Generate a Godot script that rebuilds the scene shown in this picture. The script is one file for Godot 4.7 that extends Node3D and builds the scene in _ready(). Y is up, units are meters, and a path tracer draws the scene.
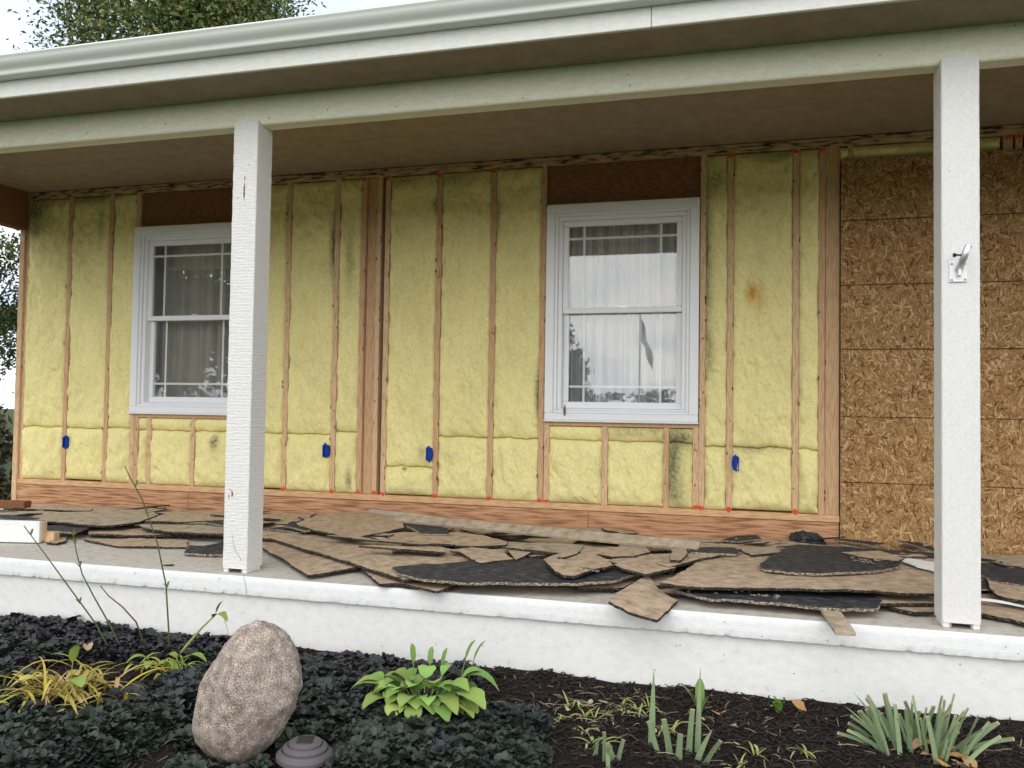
extends Node3D
# A porch of a house under repair: open stud wall with yellow insulation, two windows, torn sheathing heaped on the floor, planting bed in front.
# x runs along the wall, y up (0 = top of the bottom plate), z towards the street (0 = face of the studs).

const FLOOR_Y := -0.21
const SOIL_Y := -0.56
var rng := RandomNumberGenerator.new()
var nz := FastNoiseLite.new()
var nf := FastNoiseLite.new()
var M := {}
var taken := {}

# ---------------------------------------------------------------- small helpers
func lin(r: float, g: float, b: float) -> Color:
	return Color(r, g, b).linear_to_srgb()

func numbered(called: String) -> String:
	var n: int = taken.get(called, 0)
	taken[called] = n + 1
	return called if n == 0 else "%s_%03d" % [called, n]

func tag(o: Node, label := "", category := "", group := "", kind := "") -> Node:
	if label: o.set_meta("label", label)
	if category: o.set_meta("category", category)
	if group: o.set_meta("group", group)
	if kind: o.set_meta("kind", kind)
	return o

func thing(called: String, label: String, category: String, at := Vector3.ZERO, group := "") -> Node3D:
	var o := Node3D.new()
	o.name = numbered(called)
	add_child(o)
	o.position = at
	tag(o, label, category, group)
	return o

func put(called: String, mesh: Mesh, m: Material, parent: Node = null) -> MeshInstance3D:
	var o := MeshInstance3D.new()
	o.mesh = mesh
	if m: o.material_override = m
	if parent == null:
		o.name = numbered(called)
		add_child(o)
	else:
		o.name = called
		parent.add_child(o, true)
	return o

func struct(called: String, mesh: Mesh, m: Material) -> MeshInstance3D:
	var o := put(called, mesh, m)
	o.set_meta("kind", "structure")
	return o

# ---------------------------------------------------------------- mesh builder
class B:
	var st := SurfaceTool.new()
	var n := 0
	func _init(smooth := false):
		st.begin(Mesh.PRIMITIVE_TRIANGLES)
		st.set_smooth_group(0 if smooth else -1)
	func smooth(on: bool) -> void:
		st.set_smooth_group(0 if on else -1)
	func tri(a: Vector3, b: Vector3, c: Vector3) -> void:
		st.add_vertex(a); st.add_vertex(b); st.add_vertex(c)
	func quad(a: Vector3, b: Vector3, c: Vector3, d: Vector3) -> void:
		tri(a, b, c); tri(a, c, d)
	func ctri(a: Vector3, b: Vector3, c: Vector3, ca: Color, cb: Color, cc: Color) -> void:
		st.set_color(ca); st.add_vertex(a)
		st.set_color(cb); st.add_vertex(b)
		st.set_color(cc); st.add_vertex(c)
	# box with chamfered edges, optionally turned
	func box(a: Vector3, b: Vector3, c := 0.002, t := Transform3D()) -> void:
		var lo := Vector3(minf(a.x, b.x), minf(a.y, b.y), minf(a.z, b.z))
		var hi := Vector3(maxf(a.x, b.x), maxf(a.y, b.y), maxf(a.z, b.z))
		var k: float = minf(c, 0.45 * minf(hi.x - lo.x, minf(hi.y - lo.y, hi.z - lo.z)))
		var p := {}
		for i in 8:
			var s := Vector3(i & 1, (i >> 1) & 1, (i >> 2) & 1)
			var corner := lo + (hi - lo) * s
			var d := Vector3.ONE - 2.0 * s
			for ax in 3:
				var q := corner + d * k
				q[ax] = corner[ax]
				p[i * 3 + ax] = t * q
		for ax in 3:
			var u := (ax + 1) % 3
			var v := (ax + 2) % 3
			for s in 2:
				var base := s << ax
				var i0 := base; var i1 := base | (1 << u); var i2 := base | (1 << u) | (1 << v); var i3 := base | (1 << v)
				var f := [p[i0 * 3 + ax], p[i1 * 3 + ax], p[i2 * 3 + ax], p[i3 * 3 + ax]]
				if s == 0: quad(f[0], f[1], f[2], f[3])
				else: quad(f[0], f[3], f[2], f[1])
			# edges along ax
			for su in 2:
				for sv in 2:
					var e0 := (su << u) | (sv << v)
					var e1 := e0 | (1 << ax)
					var f2 := [p[e0 * 3 + u], p[e1 * 3 + u], p[e1 * 3 + v], p[e0 * 3 + v]]
					if (su + sv) % 2 == 0: quad(f2[0], f2[1], f2[2], f2[3])
					else: quad(f2[0], f2[3], f2[2], f2[1])
		for i in 8:
			var odd := ((i & 1) + ((i >> 1) & 1) + ((i >> 2) & 1)) % 2
			if odd: tri(p[i * 3], p[i * 3 + 2], p[i * 3 + 1])
			else: tri(p[i * 3], p[i * 3 + 1], p[i * 3 + 2])
	func tube(pts: Array, rad: Array, sides := 6, cap := true, col := Color.WHITE) -> void:
		var rings := []
		var up := Vector3(0.31, 0.2, 0.93).normalized()
		for i in pts.size():
			var a: Vector3 = pts[maxi(i - 1, 0)]
			var b: Vector3 = pts[mini(i + 1, pts.size() - 1)]
			var d := (b - a).normalized()
			var s := d.cross(up).normalized()
			var w := s.cross(d).normalized()
			up = w
			var ring := []
			for j in sides:
				var an := TAU * j / sides
				var c: Vector3 = pts[i]
				ring.append(c + (s * cos(an) + w * sin(an)) * float(rad[i]))
			rings.append(ring)
		for i in pts.size() - 1:
			for j in sides:
				var j2 := (j + 1) % sides
				var q := [rings[i][j], rings[i][j2], rings[i + 1][j2], rings[i + 1][j]]
				ctri(q[0], q[2], q[1], col, col, col)
				ctri(q[0], q[3], q[2], col, col, col)
		if cap:
			var last := pts.size() - 1
			for j in sides:
				var j2 := (j + 1) % sides
				ctri(pts[0], rings[0][j], rings[0][j2], col, col, col)
				ctri(pts[last], rings[last][j2], rings[last][j], col, col, col)
	# lathe round y: profile of Vector2(radius, y)
	func lathe(prof: Array, sides := 32, t := Transform3D()) -> void:
		for i in prof.size() - 1:
			for j in sides:
				var a0 := TAU * j / sides
				var a1 := TAU * (j + 1) / sides
				var p0: Vector2 = prof[i]
				var p1: Vector2 = prof[i + 1]
				var q := [Vector3(p0.x * cos(a0), p0.y, p0.x * sin(a0)), Vector3(p0.x * cos(a1), p0.y, p0.x * sin(a1)), Vector3(p1.x * cos(a1), p1.y, p1.x * sin(a1)), Vector3(p1.x * cos(a0), p1.y, p1.x * sin(a0))]
				if p0.x > 1e-5: tri(t * q[0], t * q[1], t * q[2])
				if p1.x > 1e-5: tri(t * q[0], t * q[2], t * q[3])
	func mesh() -> ArrayMesh:
		st.generate_normals()
		return st.commit()

# smooth grid from a function of (i, j) -> position; colours optional
func grid(nx: int, ny: int, pos: Callable, colour = null) -> ArrayMesh:
	var st := SurfaceTool.new()
	st.begin(Mesh.PRIMITIVE_TRIANGLES)
	st.set_smooth_group(0)
	for j in ny + 1:
		for i in nx + 1:
			if colour != null: st.set_color(colour.call(i, j))
			st.add_vertex(pos.call(i, j))
	for j in ny:
		for i in nx:
			var a := j * (nx + 1) + i
			for k in [a, a + nx + 1, a + 1, a + 1, a + nx + 1, a + nx + 2]: st.add_index(k)
	st.generate_normals()
	return st.commit()

func box_mesh(a: Vector3, b: Vector3, c := 0.002) -> ArrayMesh:
	var m := B.new()
	m.box(a, b, c)
	return m.mesh()

# ---------------------------------------------------------------- computed textures
func field(sd: int, freq: float, oct := 4, size := 512, kind := FastNoiseLite.TYPE_SIMPLEX_SMOOTH) -> PackedByteArray:
	var f := FastNoiseLite.new()
	f.seed = sd
	f.noise_type = kind
	f.frequency = freq
	f.fractal_octaves = oct
	var im := f.get_seamless_image(size, size)
	im.convert(Image.FORMAT_L8)
	return im.get_data()

func tex(data: PackedByteArray, size: int, fmt := Image.FORMAT_RGB8, h := 0) -> ImageTexture:
	return ImageTexture.create_from_image(Image.create_from_data(size, h if h else size, false, fmt, data))

# colour ramp over a field, times a second finer field
func ramp_tex(a: PackedByteArray, stops: Array, b: PackedByteArray = PackedByteArray(), amount := 0.0, size := 512) -> ImageTexture:
	var g := Gradient.new()
	g.offsets = PackedFloat32Array(stops.map(func(s): return s[0]))
	g.colors = PackedColorArray(stops.map(func(s): return s[1]))
	var r8 := PackedByteArray(); var g8 := PackedByteArray(); var b8 := PackedByteArray()
	for i in 256:
		var c := g.sample(i / 255.0)
		r8.append(c.r8); g8.append(c.g8); b8.append(c.b8)
	var out := PackedByteArray()
	out.resize(a.size() * 3)
	var two := b.size() > 0
	for i in a.size():
		var v := a[i]
		var k := 1.0
		if two: k = 1.0 + amount * (b[i] - 128) / 128.0
		out[i * 3] = clampi(int(r8[v] * k), 0, 255)
		out[i * 3 + 1] = clampi(int(g8[v] * k), 0, 255)
		out[i * 3 + 2] = clampi(int(b8[v] * k), 0, 255)
	return tex(out, size)

func mat(color: Color, rough := 0.8, t: Texture2D = null, scale := Vector3.ONE, hm: Texture2D = null, hs := 0.0, vcol := false, world := true) -> StandardMaterial3D:
	var m := StandardMaterial3D.new()
	m.albedo_color = color
	m.roughness = rough
	m.metallic_specular = 0.35
	if t or hm:
		m.uv1_triplanar = true
		m.uv1_world_triplanar = world
		m.uv1_scale = scale
		m.uv1_triplanar_sharpness = 6.0
	if t: m.albedo_texture = t
	if hm:
		m.heightmap_enabled = true
		m.heightmap_texture = hm
		m.heightmap_scale = hs
	m.vertex_color_use_as_albedo = vcol
	return m

func osb_texture() -> ImageTexture:
	# pressed wood strands: long flakes laid over one another at random
	var S := 1024
	var px := PackedByteArray()
	px.resize(S * S * 3)
	var r := RandomNumberGenerator.new()
	r.seed = 77
	for i in S * S:
		px[i * 3] = 150; px[i * 3 + 1] = 113; px[i * 3 + 2] = 72
	for k in 14000:
		var cx := r.randf() * S
		var cy := r.randf() * S
		var an := r.randfn(0.0, 0.75) + (PI / 2 if r.randf() < 0.62 else 0.35)
		var L := r.randf_range(18, 50)
		var W := r.randf_range(4.0, 10.0)
		var tone := clampf(r.randfn(0.0, 1.0), -2.0, 2.0)
		var c := Vector3(170, 134, 92) + Vector3(19, 19, 17) * tone
		if r.randf() < 0.09: c = Vector3(108, 72, 42)
		if r.randf() < 0.10: c = Vector3(212, 184, 138)
		var ca := cos(an); var sa := sin(an)
		var ph := r.randf() * 9.0
		for u in int(L):
			var w := W * (1.0 - pow(absf(2.0 * u / L - 1.0), 5.0)) + sin(u * 0.35 + ph) * 0.8
			for v in int(w):
				var d := v - w * 0.5
				var x := posmod(int(cx + u * ca - d * sa), S)
				var y := posmod(int(cy + u * sa + d * ca), S)
				var o := (y * S + x) * 3
				var g := 1.0 + 0.06 * sin(d * 1.7 + ph) - (0.22 if v == 0 else 0.0)
				px[o] = clampi(int(c.x * g), 0, 255); px[o + 1] = clampi(int(c.y * g), 0, 255); px[o + 2] = clampi(int(c.z * g), 0, 255)
	return tex(px, S)

func saw_texture(slope: float, sd: int) -> ImageTexture:
	# kerf marks of a rough saw: fine parallel ridges of uneven depth
	var S := 512
	var f := field(sd, 0.02, 3)
	var f2 := field(sd + 1, 0.12, 3)
	var px := PackedByteArray()
	px.resize(S * S)
	for y in S:
		for x in S:
			var i := y * S + x
			var w := (y + slope * x) / float(S) * TAU
			var v := 0.5 + 0.26 * sin(w * 21.0 + f[i] * 0.02) * (f[i] / 255.0) + 0.16 * sin(w * 54.0) + 0.08 * (f2[i] / 255.0 - 0.5)
			px[i] = clampi(int(v * 255), 0, 255)
	return tex(px, S, Image.FORMAT_L8)

func make_materials() -> void:
	var a := field(1, 0.012, 5)
	var b := field(2, 0.09, 4)
	var c := field(3, 0.03, 5)
	var d := field(4, 0.22, 3)
	var e := field(5, 0.05, 5)
	var hb := tex(b, 512, Image.FORMAT_L8)
	var hc := tex(c, 512, Image.FORMAT_L8)
	var hd := tex(d, 512, Image.FORMAT_L8)
	M.hb = hb; M.hc = hc; M.hd = hd
	# lumber: streaks made by stretching along the grain
	var wood := ramp_tex(c, [[0.0, lin(0.34, 0.20, 0.105)], [0.3, lin(0.57, 0.375, 0.22)], [0.6, lin(0.67, 0.47, 0.295)], [1.0, lin(0.76, 0.58, 0.40)]], d, 0.06)
	M.stud = mat(Color(1, 1, 1), 0.75, wood, Vector3(7, 0.55, 7), hb, 0.025)
	M.stud2 = mat(lin(0.90, 0.84, 0.78), 0.75, wood, Vector3(8, 0.45, 8), hb, 0.025)
	M.stud3 = mat(lin(1.0, 0.99, 0.96), 0.75, wood, Vector3(6, 0.7, 6), hb, 0.025)
	M.plate = mat(lin(1.0, 0.9, 0.78), 0.75, wood, Vector3(0.5, 8, 8), hb, 0.025)
	var mildew := ramp_tex(e, [[0.0, lin(0.03, 0.026, 0.02)], [0.27, lin(0.06, 0.045, 0.03)], [0.37, lin(0.40, 0.26, 0.145)], [0.7, lin(0.56, 0.39, 0.23)], [1.0, lin(0.66, 0.48, 0.30)]], d, 0.1)
	M.top_plate = mat(Color(1, 1, 1), 0.8, mildew, Vector3(0.22, 1.4, 1.4), hb, 0.025)
	var redwood := ramp_tex(e, [[0.0, lin(0.16, 0.06, 0.03)], [0.30, lin(0.31, 0.15, 0.075)], [0.5, lin(0.48, 0.25, 0.13)], [0.8, lin(0.55, 0.325, 0.185)], [1.0, lin(0.66, 0.42, 0.26)]], d, 0.07)
	M.rim = mat(Color(1, 1, 1), 0.78, redwood, Vector3(0.13, 2.1, 2.1), hb, 0.03)
	var darkwood := ramp_tex(e, [[0.0, lin(0.08, 0.035, 0.018)], [0.5, lin(0.23, 0.108, 0.055)], [1.0, lin(0.33, 0.18, 0.10)]], d, 0.12)
	M.header = mat(Color(1, 1, 1), 0.8, darkwood, Vector3(0.6, 5, 5), hb, 0.025)
	M.oldwood = mat(lin(0.9, 0.8, 0.75), 0.8, darkwood, Vector3(3, 3, 3), hb, 0.03)
	# glass wool
	var wool := ramp_tex(e, [[0.0, lin(0.72, 0.64, 0.22)], [0.35, lin(0.815, 0.725, 0.325)], [0.6, lin(0.84, 0.752, 0.37)], [1.0, lin(0.87, 0.81, 0.43)]], d, 0.05)
	M.wool = mat(Color(1, 1, 1), 1.0, wool, Vector3(1.7, 1.1, 1.7), hb, 0.07, true)
	M.wool.metallic_specular = 0.1
	M.osb = mat(lin(0.90, 0.87, 0.81), 0.8, osb_texture(), Vector3(0.78, 0.72, 0.78), hb, 0.04)
	# white paint on sawn timber
	var white := ramp_tex(b, [[0.0, lin(0.66, 0.655, 0.64)], [0.35, lin(0.77, 0.77, 0.76)], [1.0, lin(0.83, 0.83, 0.825)]], c, 0.03)
	M.post_a = mat(lin(1.0, 0.985, 0.955), 0.6, white, Vector3(3, 3, 3), saw_texture(0.0, 31), 0.38)
	M.post_b = mat(lin(1.0, 0.985, 0.955), 0.6, white, Vector3(3, 3, 3), saw_texture(2.0, 41), 0.26)
	M.trim = mat(lin(0.90, 0.90, 0.84), 0.5, white, Vector3(0.8, 3, 3), hc, 0.05)
	M.beam = mat(lin(1.0, 0.99, 0.79), 0.55, white, Vector3(0.7, 2, 2), hc, 0.12)
	M.gutter = mat(lin(0.80, 0.82, 0.77), 0.32)
	M.gutter.metallic_specular = 0.5
	M.vinyl = mat(lin(0.80, 0.81, 0.83), 0.35)
	M.vinyl.metallic_specular = 0.5
	M.muntin = mat(lin(0.72, 0.74, 0.74), 0.4)
	var tan := ramp_tex(c, [[0.0, lin(0.265, 0.208, 0.145)], [0.5, lin(0.305, 0.243, 0.173)], [1.0, lin(0.345, 0.28, 0.20)]], b, 0.04)
	M.ceiling = mat(Color(1, 1, 1), 0.6, tan, Vector3(0.4, 0.4, 0.4), hc, 0.05)
	# concrete
	var conc := ramp_tex(c, [[0.0, lin(0.36, 0.325, 0.28)], [0.35, lin(0.50, 0.46, 0.40)], [1.0, lin(0.58, 0.54, 0.48)]], d, 0.06)
	M.floor = mat(Color(1, 1, 1), 0.85, conc, Vector3(1.1, 1.1, 1.1), hb, 0.05)
	var cream := ramp_tex(c, [[0.0, lin(0.60, 0.58, 0.54)], [0.12, lin(0.735, 0.73, 0.71)], [0.5, lin(0.775, 0.775, 0.76)], [1.0, lin(0.81, 0.81, 0.80)]], d, 0.025)
	M.cap = mat(Color(1, 1, 1), 0.7, cream, Vector3(1.3, 2.2, 1.3), hb, 0.08)
	M.foundation = mat(lin(0.97, 0.965, 0.94), 0.75, cream, Vector3(0.9, 1.2, 0.9), hb, 0.06)
	# fibreboard
	var fib := ramp_tex(c, [[0.0, lin(0.23, 0.165, 0.11)], [0.28, lin(0.39, 0.29, 0.195)], [0.6, lin(0.475, 0.36, 0.25)], [1.0, lin(0.58, 0.46, 0.34)]], d, 0.10)
	M.fib_b = mat(Color(1, 1, 1), 0.95, fib, Vector3(0.8, 0.8, 0.8), hd, 0.06)
	M.fib_g = mat(lin(0.90, 0.97, 1.02), 0.95, fib, Vector3(0.7, 0.7, 0.7), hd, 0.06)
	var blk := ramp_tex(e, [[0.0, lin(0.016, 0.016, 0.019)], [0.48, lin(0.034, 0.035, 0.040)], [0.68, lin(0.055, 0.056, 0.063)], [0.82, lin(0.12, 0.118, 0.115)], [1.0, lin(0.24, 0.23, 0.21)]], d, 0.12)
	M.fib_k = mat(Color(1, 1, 1), 0.75, blk, Vector3(0.5, 1.6, 1.6), hd, 0.08)
	var rimtex := ramp_tex(e, [[0.0, lin(0.014, 0.012, 0.011)], [0.55, lin(0.03, 0.026, 0.022)], [0.68, lin(0.12, 0.09, 0.06)], [1.0, lin(0.34, 0.27, 0.19)]], d, 0.2)
	M.fib_edge = mat(Color(1, 1, 1), 0.95, rimtex, Vector3(2, 4, 2), hd, 0.1)
	var fraytex := ramp_tex(e, [[0.0, lin(0.05, 0.042, 0.034)], [0.4, lin(0.14, 0.115, 0.085)], [0.62, lin(0.36, 0.30, 0.225)], [1.0, lin(0.52, 0.46, 0.37)]], d, 0.2)
	M.fray = mat(Color(1, 1, 1), 0.95, fraytex, Vector3(2, 4, 2), hd, 0.1)
	M.fib_w = mat(lin(0.80, 0.80, 0.80), 0.6)
	M.metal = mat(lin(0.62, 0.64, 0.66), 0.35)
	M.metal.metallic = 0.7
	M.galv = mat(lin(0.35, 0.35, 0.36), 0.5)
	M.galv.metallic = 0.6
	M.dark = mat(lin(0.015, 0.014, 0.014), 0.7)
	M.blue = mat(lin(0.006, 0.045, 0.36), 0.4)
	M.red = mat(lin(0.62, 0.085, 0.035), 0.8)
	M.rust = mat(lin(0.24, 0.085, 0.03), 0.9)
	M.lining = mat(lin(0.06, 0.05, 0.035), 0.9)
	M.drywall = mat(lin(0.5, 0.48, 0.44), 0.9)
	M.room = mat(lin(0.42, 0.39, 0.34), 0.9)
	M.curtain_a = mat(lin(0.33, 0.295, 0.245), 0.9)
	M.curtain_b = mat(lin(0.40, 0.42, 0.42), 0.9)
	M.glass = StandardMaterial3D.new()
	M.glass.transparency = BaseMaterial3D.TRANSPARENCY_ALPHA
	M.glass.albedo_color = Color(0.9, 0.95, 0.95, 0.02)
	M.glass.roughness = 0.0
	M.glass.metallic_specular = 0.7
	# stone, soil, plants
	var gran := ramp_tex(b, [[0.0, lin(0.05, 0.04, 0.035)], [0.25, lin(0.13, 0.10, 0.085)], [0.42, lin(0.27, 0.222, 0.182)], [0.6, lin(0.37, 0.297, 0.245)], [0.78, lin(0.50, 0.435, 0.37)], [1.0, lin(0.70, 0.66, 0.60)]], a, 0.26)
	M.granite = mat(Color(1, 1, 1), 0.85, gran, Vector3(3.4, 3.4, 3.4), hb, 0.12)
	var soil := ramp_tex(b, [[0.0, lin(0.008, 0.006, 0.005)], [0.6, lin(0.026, 0.019, 0.015)], [1.0, lin(0.05, 0.038, 0.03)]])
	M.soil = mat(Color(1, 1, 1), 1.0, soil, Vector3(3, 3, 3), hb, 2.0)
	var lawn := ramp_tex(c, [[0.0, lin(0.03, 0.05, 0.015)], [0.5, lin(0.055, 0.085, 0.025)], [1.0, lin(0.095, 0.12, 0.045)]], d, 0.25)
	M.lawn = mat(Color(1, 1, 1), 1.0, lawn, Vector3(0.6, 0.6, 0.6), hd, 2.0)
	M.leafy = mat(Color(1, 1, 1), 0.55, null, Vector3.ONE, null, 0.0, true)
	M.leafy.backlight_enabled = true
	M.leafy.backlight = Color(0.35, 0.35, 0.35)
	M.matte = mat(Color(1, 1, 1), 0.85, null, Vector3.ONE, null, 0.0, true)
	M.flag_red = mat(lin(0.45, 0.03, 0.03), 0.9)
	M.flag_blue = mat(lin(0.03, 0.05, 0.2), 0.9)
	M.flag_white = mat(lin(0.75, 0.75, 0.75), 0.9)
	for fm in [M.flag_red, M.flag_blue, M.flag_white]:
		fm.backlight_enabled = true
		fm.backlight = Color(0.9, 0.9, 0.9)
	M.bark = mat(lin(0.09, 0.07, 0.055), 0.95, null, Vector3(2, 2, 2), hc, 2.0)
	M.shingle = mat(lin(0.09, 0.085, 0.08), 0.95, null, Vector3(3, 3, 3), hb, 0.5)
	M.plastic = mat(lin(0.11, 0.098, 0.108), 0.5)
	M.panel = mat(lin(0.02, 0.02, 0.025), 0.25)

func make_sky() -> void:
	# broken overcast: pale cloud with faint grey-blue rifts, even all round
	var W := 1024
	var H := 512
	var f := FastNoiseLite.new()
	f.seed = 9
	f.frequency = 1.5
	f.fractal_octaves = 5
	var px := PackedByteArray()
	px.resize(W * H * 3)
	for y in H:
		var el := (0.5 - (y + 0.5) / H) * PI
		for x in W:
			var az := (x + 0.5) / W * TAU
			var hy := maxf(sin(el), 0.0) + 0.16
			var p := Vector3(cos(az) * cos(el) / hy, 0.8 / hy, sin(az) * cos(el) / hy)
			var v := 0.5 + 0.62 * f.get_noise_3dv(Vector3(p.x * 0.55, p.y * 0.2, p.z * 0.9))
			v = clampf(v, 0.0, 1.0)
			var c := Color(0.73, 0.78, 0.85).lerp(Color(0.985, 0.99, 1.0), smoothstep(0.25, 0.68, v))
			var i := (y * W + x) * 3
			px[i] = c.r8; px[i + 1] = c.g8; px[i + 2] = c.b8
	var sm := PanoramaSkyMaterial.new()
	sm.panorama = tex(px, W, Image.FORMAT_RGB8, H)
	var sky := Sky.new()
	sky.sky_material = sm
	var env := Environment.new()
	env.background_mode = Environment.BG_SKY
	env.sky = sky
	env.background_energy_multiplier = 1.35
	env.tonemap_mode = Environment.TONE_MAPPER_LINEAR
	env.tonemap_exposure = 1.38
	env.sdfgi_enabled = true
	env.ssao_enabled = true
	env.ssil_enabled = true
	var we := WorldEnvironment.new()
	we.name = "world"
	we.environment = env
	add_child(we)
	var sun := DirectionalLight3D.new()
	sun.name = "sun"
	sun.light_energy = 0.5
	sun.light_angular_distance = 80.0
	sun.light_color = Color(1.0, 0.975, 0.945)
	sun.shadow_enabled = true
	add_child(sun)
	sun.look_at_from_position(Vector3(0.4, 3.5, 10), Vector3.ZERO)

# ---------------------------------------------------------------- house
# dirt on the glass wool, where the photograph shows it: x, y, radius x, radius y, strength, kind (0 soot, 1 orange)
const STAINS := [
	[2.41, 1.80, 0.035, 0.20, 0.85, 0], [2.44, 2.02, 0.05, 0.12, 0.35, 0], [4.00, 0.78, 0.03, 0.16, 0.8, 0], [3.70, 1.98, 0.022, 0.14, 0.6, 0], [3.23, 2.08, 0.05, 0.06, 0.6, 0],
	[-0.38, 2.23, 0.16, 0.14, 0.75, 0], [-0.34, 2.05, 0.06, 0.08, 0.45, 0], [0.2, 2.30, 0.24, 0.06, 0.5, 0], [0.30, 2.1, 0.04, 0.2, 0.35, 0], [4.93, 0.30, 0.05, 0.20, 0.75, 0], [4.97, 0.46, 0.10, 0.10, 0.6, 0], [4.95, 0.10, 0.06, 0.07, 0.5, 0],
	[5.14, 1.60, 0.035, 0.55, 0.55, 0], [5.19, 2.15, 0.06, 0.12, 0.5, 0], [4.62, 0.50, 0.16, 0.05, 0.35, 0], [4.80, 0.52, 0.05, 0.07, 0.35, 0], [5.45, 0.40, 0.20, 0.035, 0.3, 0], [5.43, 1.41, 0.035, 0.05, 0.9, 1], [5.47, 1.34, 0.03, 0.07, 0.35, 1],
	[2.58, 0.10, 0.02, 0.08, 0.6, 0], [1.44, 0.34, 0.03, 0.06, 0.75, 0], [3.02, 0.19, 0.018, 0.01, 0.9, 0], [3.14, 0.33, 0.03, 0.05, 0.4, 0], [5.55, 2.30, 0.2, 0.05, 0.45, 0], [3.35, 2.27, 0.2, 0.06, 0.45, 0], [2.95, 2.28, 0.15, 0.05, 0.4, 0],
	[2.55, 1.72, 0.03, 0.22, 0.4, 0], [5.16, 1.05, 0.03, 0.15, 0.4, 0], [4.45, 0.25, 0.03, 0.15, 0.25, 0], [3.24, 1.2, 0.02, 0.5, 0.25, 0], [2.84, 0.16, 0.03, 0.02, 0.4, 1]]

func dirt(x: float, y: float) -> Color:
	var c := Color(1, 1, 1)
	var g := 0.5 + 0.5 * nf.get_noise_2d(x * 380.0, y * 380.0)
	var g2 := 0.5 + 0.5 * nf.get_noise_2d(x * 140.0 + 50.0, y * 70.0)
	var g3 := 0.5 + 0.5 * nz.get_noise_2d(x * 26.0 + 5.0, y * 17.0 + 60.0)
	var k := 0.84 + 0.10 * g2 + 0.17 * g3
	c = Color(k, k, k * (0.94 + 0.1 * g))
	for s in STAINS:
		var dx: float = (x - s[0]) / s[2]
		var dy: float = (y - s[1]) / s[3]
		var q := dx * dx + dy * dy
		if q < 5.0:
			var w: float = clampf(1.25 * s[4] * exp(-q) * (0.3 + 1.3 * g), 0.0, 0.95)
			c = c.lerp(Color(0.16, 0.19, 0.22) if s[5] == 0 else Color(0.72, 0.38, 0.14), w)
	return c

func batt(house: Node, bx0: float, bx1: float, by0: float, by1: float, bulge := 0.0, wrinkle := 1.0) -> void:
	var x0 := bx0; var x1 := bx1; var y0 := by0; var y1 := by1
	# the wool puffs past the bay and shows wherever it stands proud of the studs
	x0 -= 0.011
	x1 += 0.011
	y0 -= 0.006
	y1 += 0.006
	var nx := maxi(8, int((x1 - x0) / 0.009))
	var ny := maxi(8, int((y1 - y0) / 0.010))
	var seam_lo := 0.014 if absf(y0 - 0.43) < 0.25 and y0 > 0.15 else 0.0
	var seam_hi := 0.014 if y1 < 0.48 and y1 > 0.15 else 0.0
	var pos := func(i: int, j: int) -> Vector3:
		var s := float(i) / nx
		var t := float(j) / ny
		# crowd samples near the rolled edges
		s = s - 0.10 * sin(TAU * s) / TAU * 2.0
		t = t - 0.06 * sin(TAU * t) / TAU * 2.0
		var x := lerpf(x0, x1, s)
		var y := lerpf(y0, y1, t)
		var wave := nz.get_noise_2d(x * 55.0, 17.0) + 0.4 * nz.get_noise_2d(x * 180.0, 3.0)
		y += wave * (seam_lo * pow(1.0 - t, 8.0) + seam_hi * pow(t, 4.0))
		var in_l := 0.017 * maxf(0.0, nz.get_noise_2d(y * 70.0, x0 * 40.0) + 0.25 * nf.get_noise_2d(y * 260.0, x0 * 70.0))
		var in_r := 0.017 * maxf(0.0, nz.get_noise_2d(y * 70.0 + 31.0, x1 * 40.0) + 0.25 * nf.get_noise_2d(y * 260.0, x1 * 70.0))
		var de := minf(minf(x - x0 - in_l, x1 - x - in_r), minf(t * (y1 - y0), (1.0 - t) * (y1 - y0)) * 0.5)
		var roll := 1.0 - exp(-maxf(de, 0.0) / 0.012)
		var mid := sin(PI * s) * pow(sin(PI * clampf(t, 0.0, 1.0)), 0.4)
		var z := -0.032 + roll * (0.040 + bulge * mid)
		z += roll * wrinkle * (0.019 * nz.get_noise_2d(x * 60.0, y * 26.0) + 0.011 * nz.get_noise_2d(x * 120.0, y * 80.0 + 9.0) + 0.0016 * nf.get_noise_2d(x * 420.0, y * 330.0))
		var crease := absf(nz.get_noise_2d(x * 85.0 + 40.0, y * 28.0 + x0 * 90.0))
		z -= roll * wrinkle * 0.015 * pow(maxf(0.0, 1.0 - crease * 8.0), 1.5) * clampf(nz.get_noise_2d(x * 20.0, y * 14.0 + 8.0) * 2.0 + 0.4, 0.0, 1.0)
		if i == 0 or i == nx or j == 0 or j == ny: z = -0.085
		return Vector3(x, y, z)
	var colour := func(i: int, j: int) -> Color:
		return dirt(lerpf(x0, x1, float(i) / nx), lerpf(y0, y1, float(j) / ny))
	put("insulation_batt", grid(nx, ny, pos, colour), M.wool, house)

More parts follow.
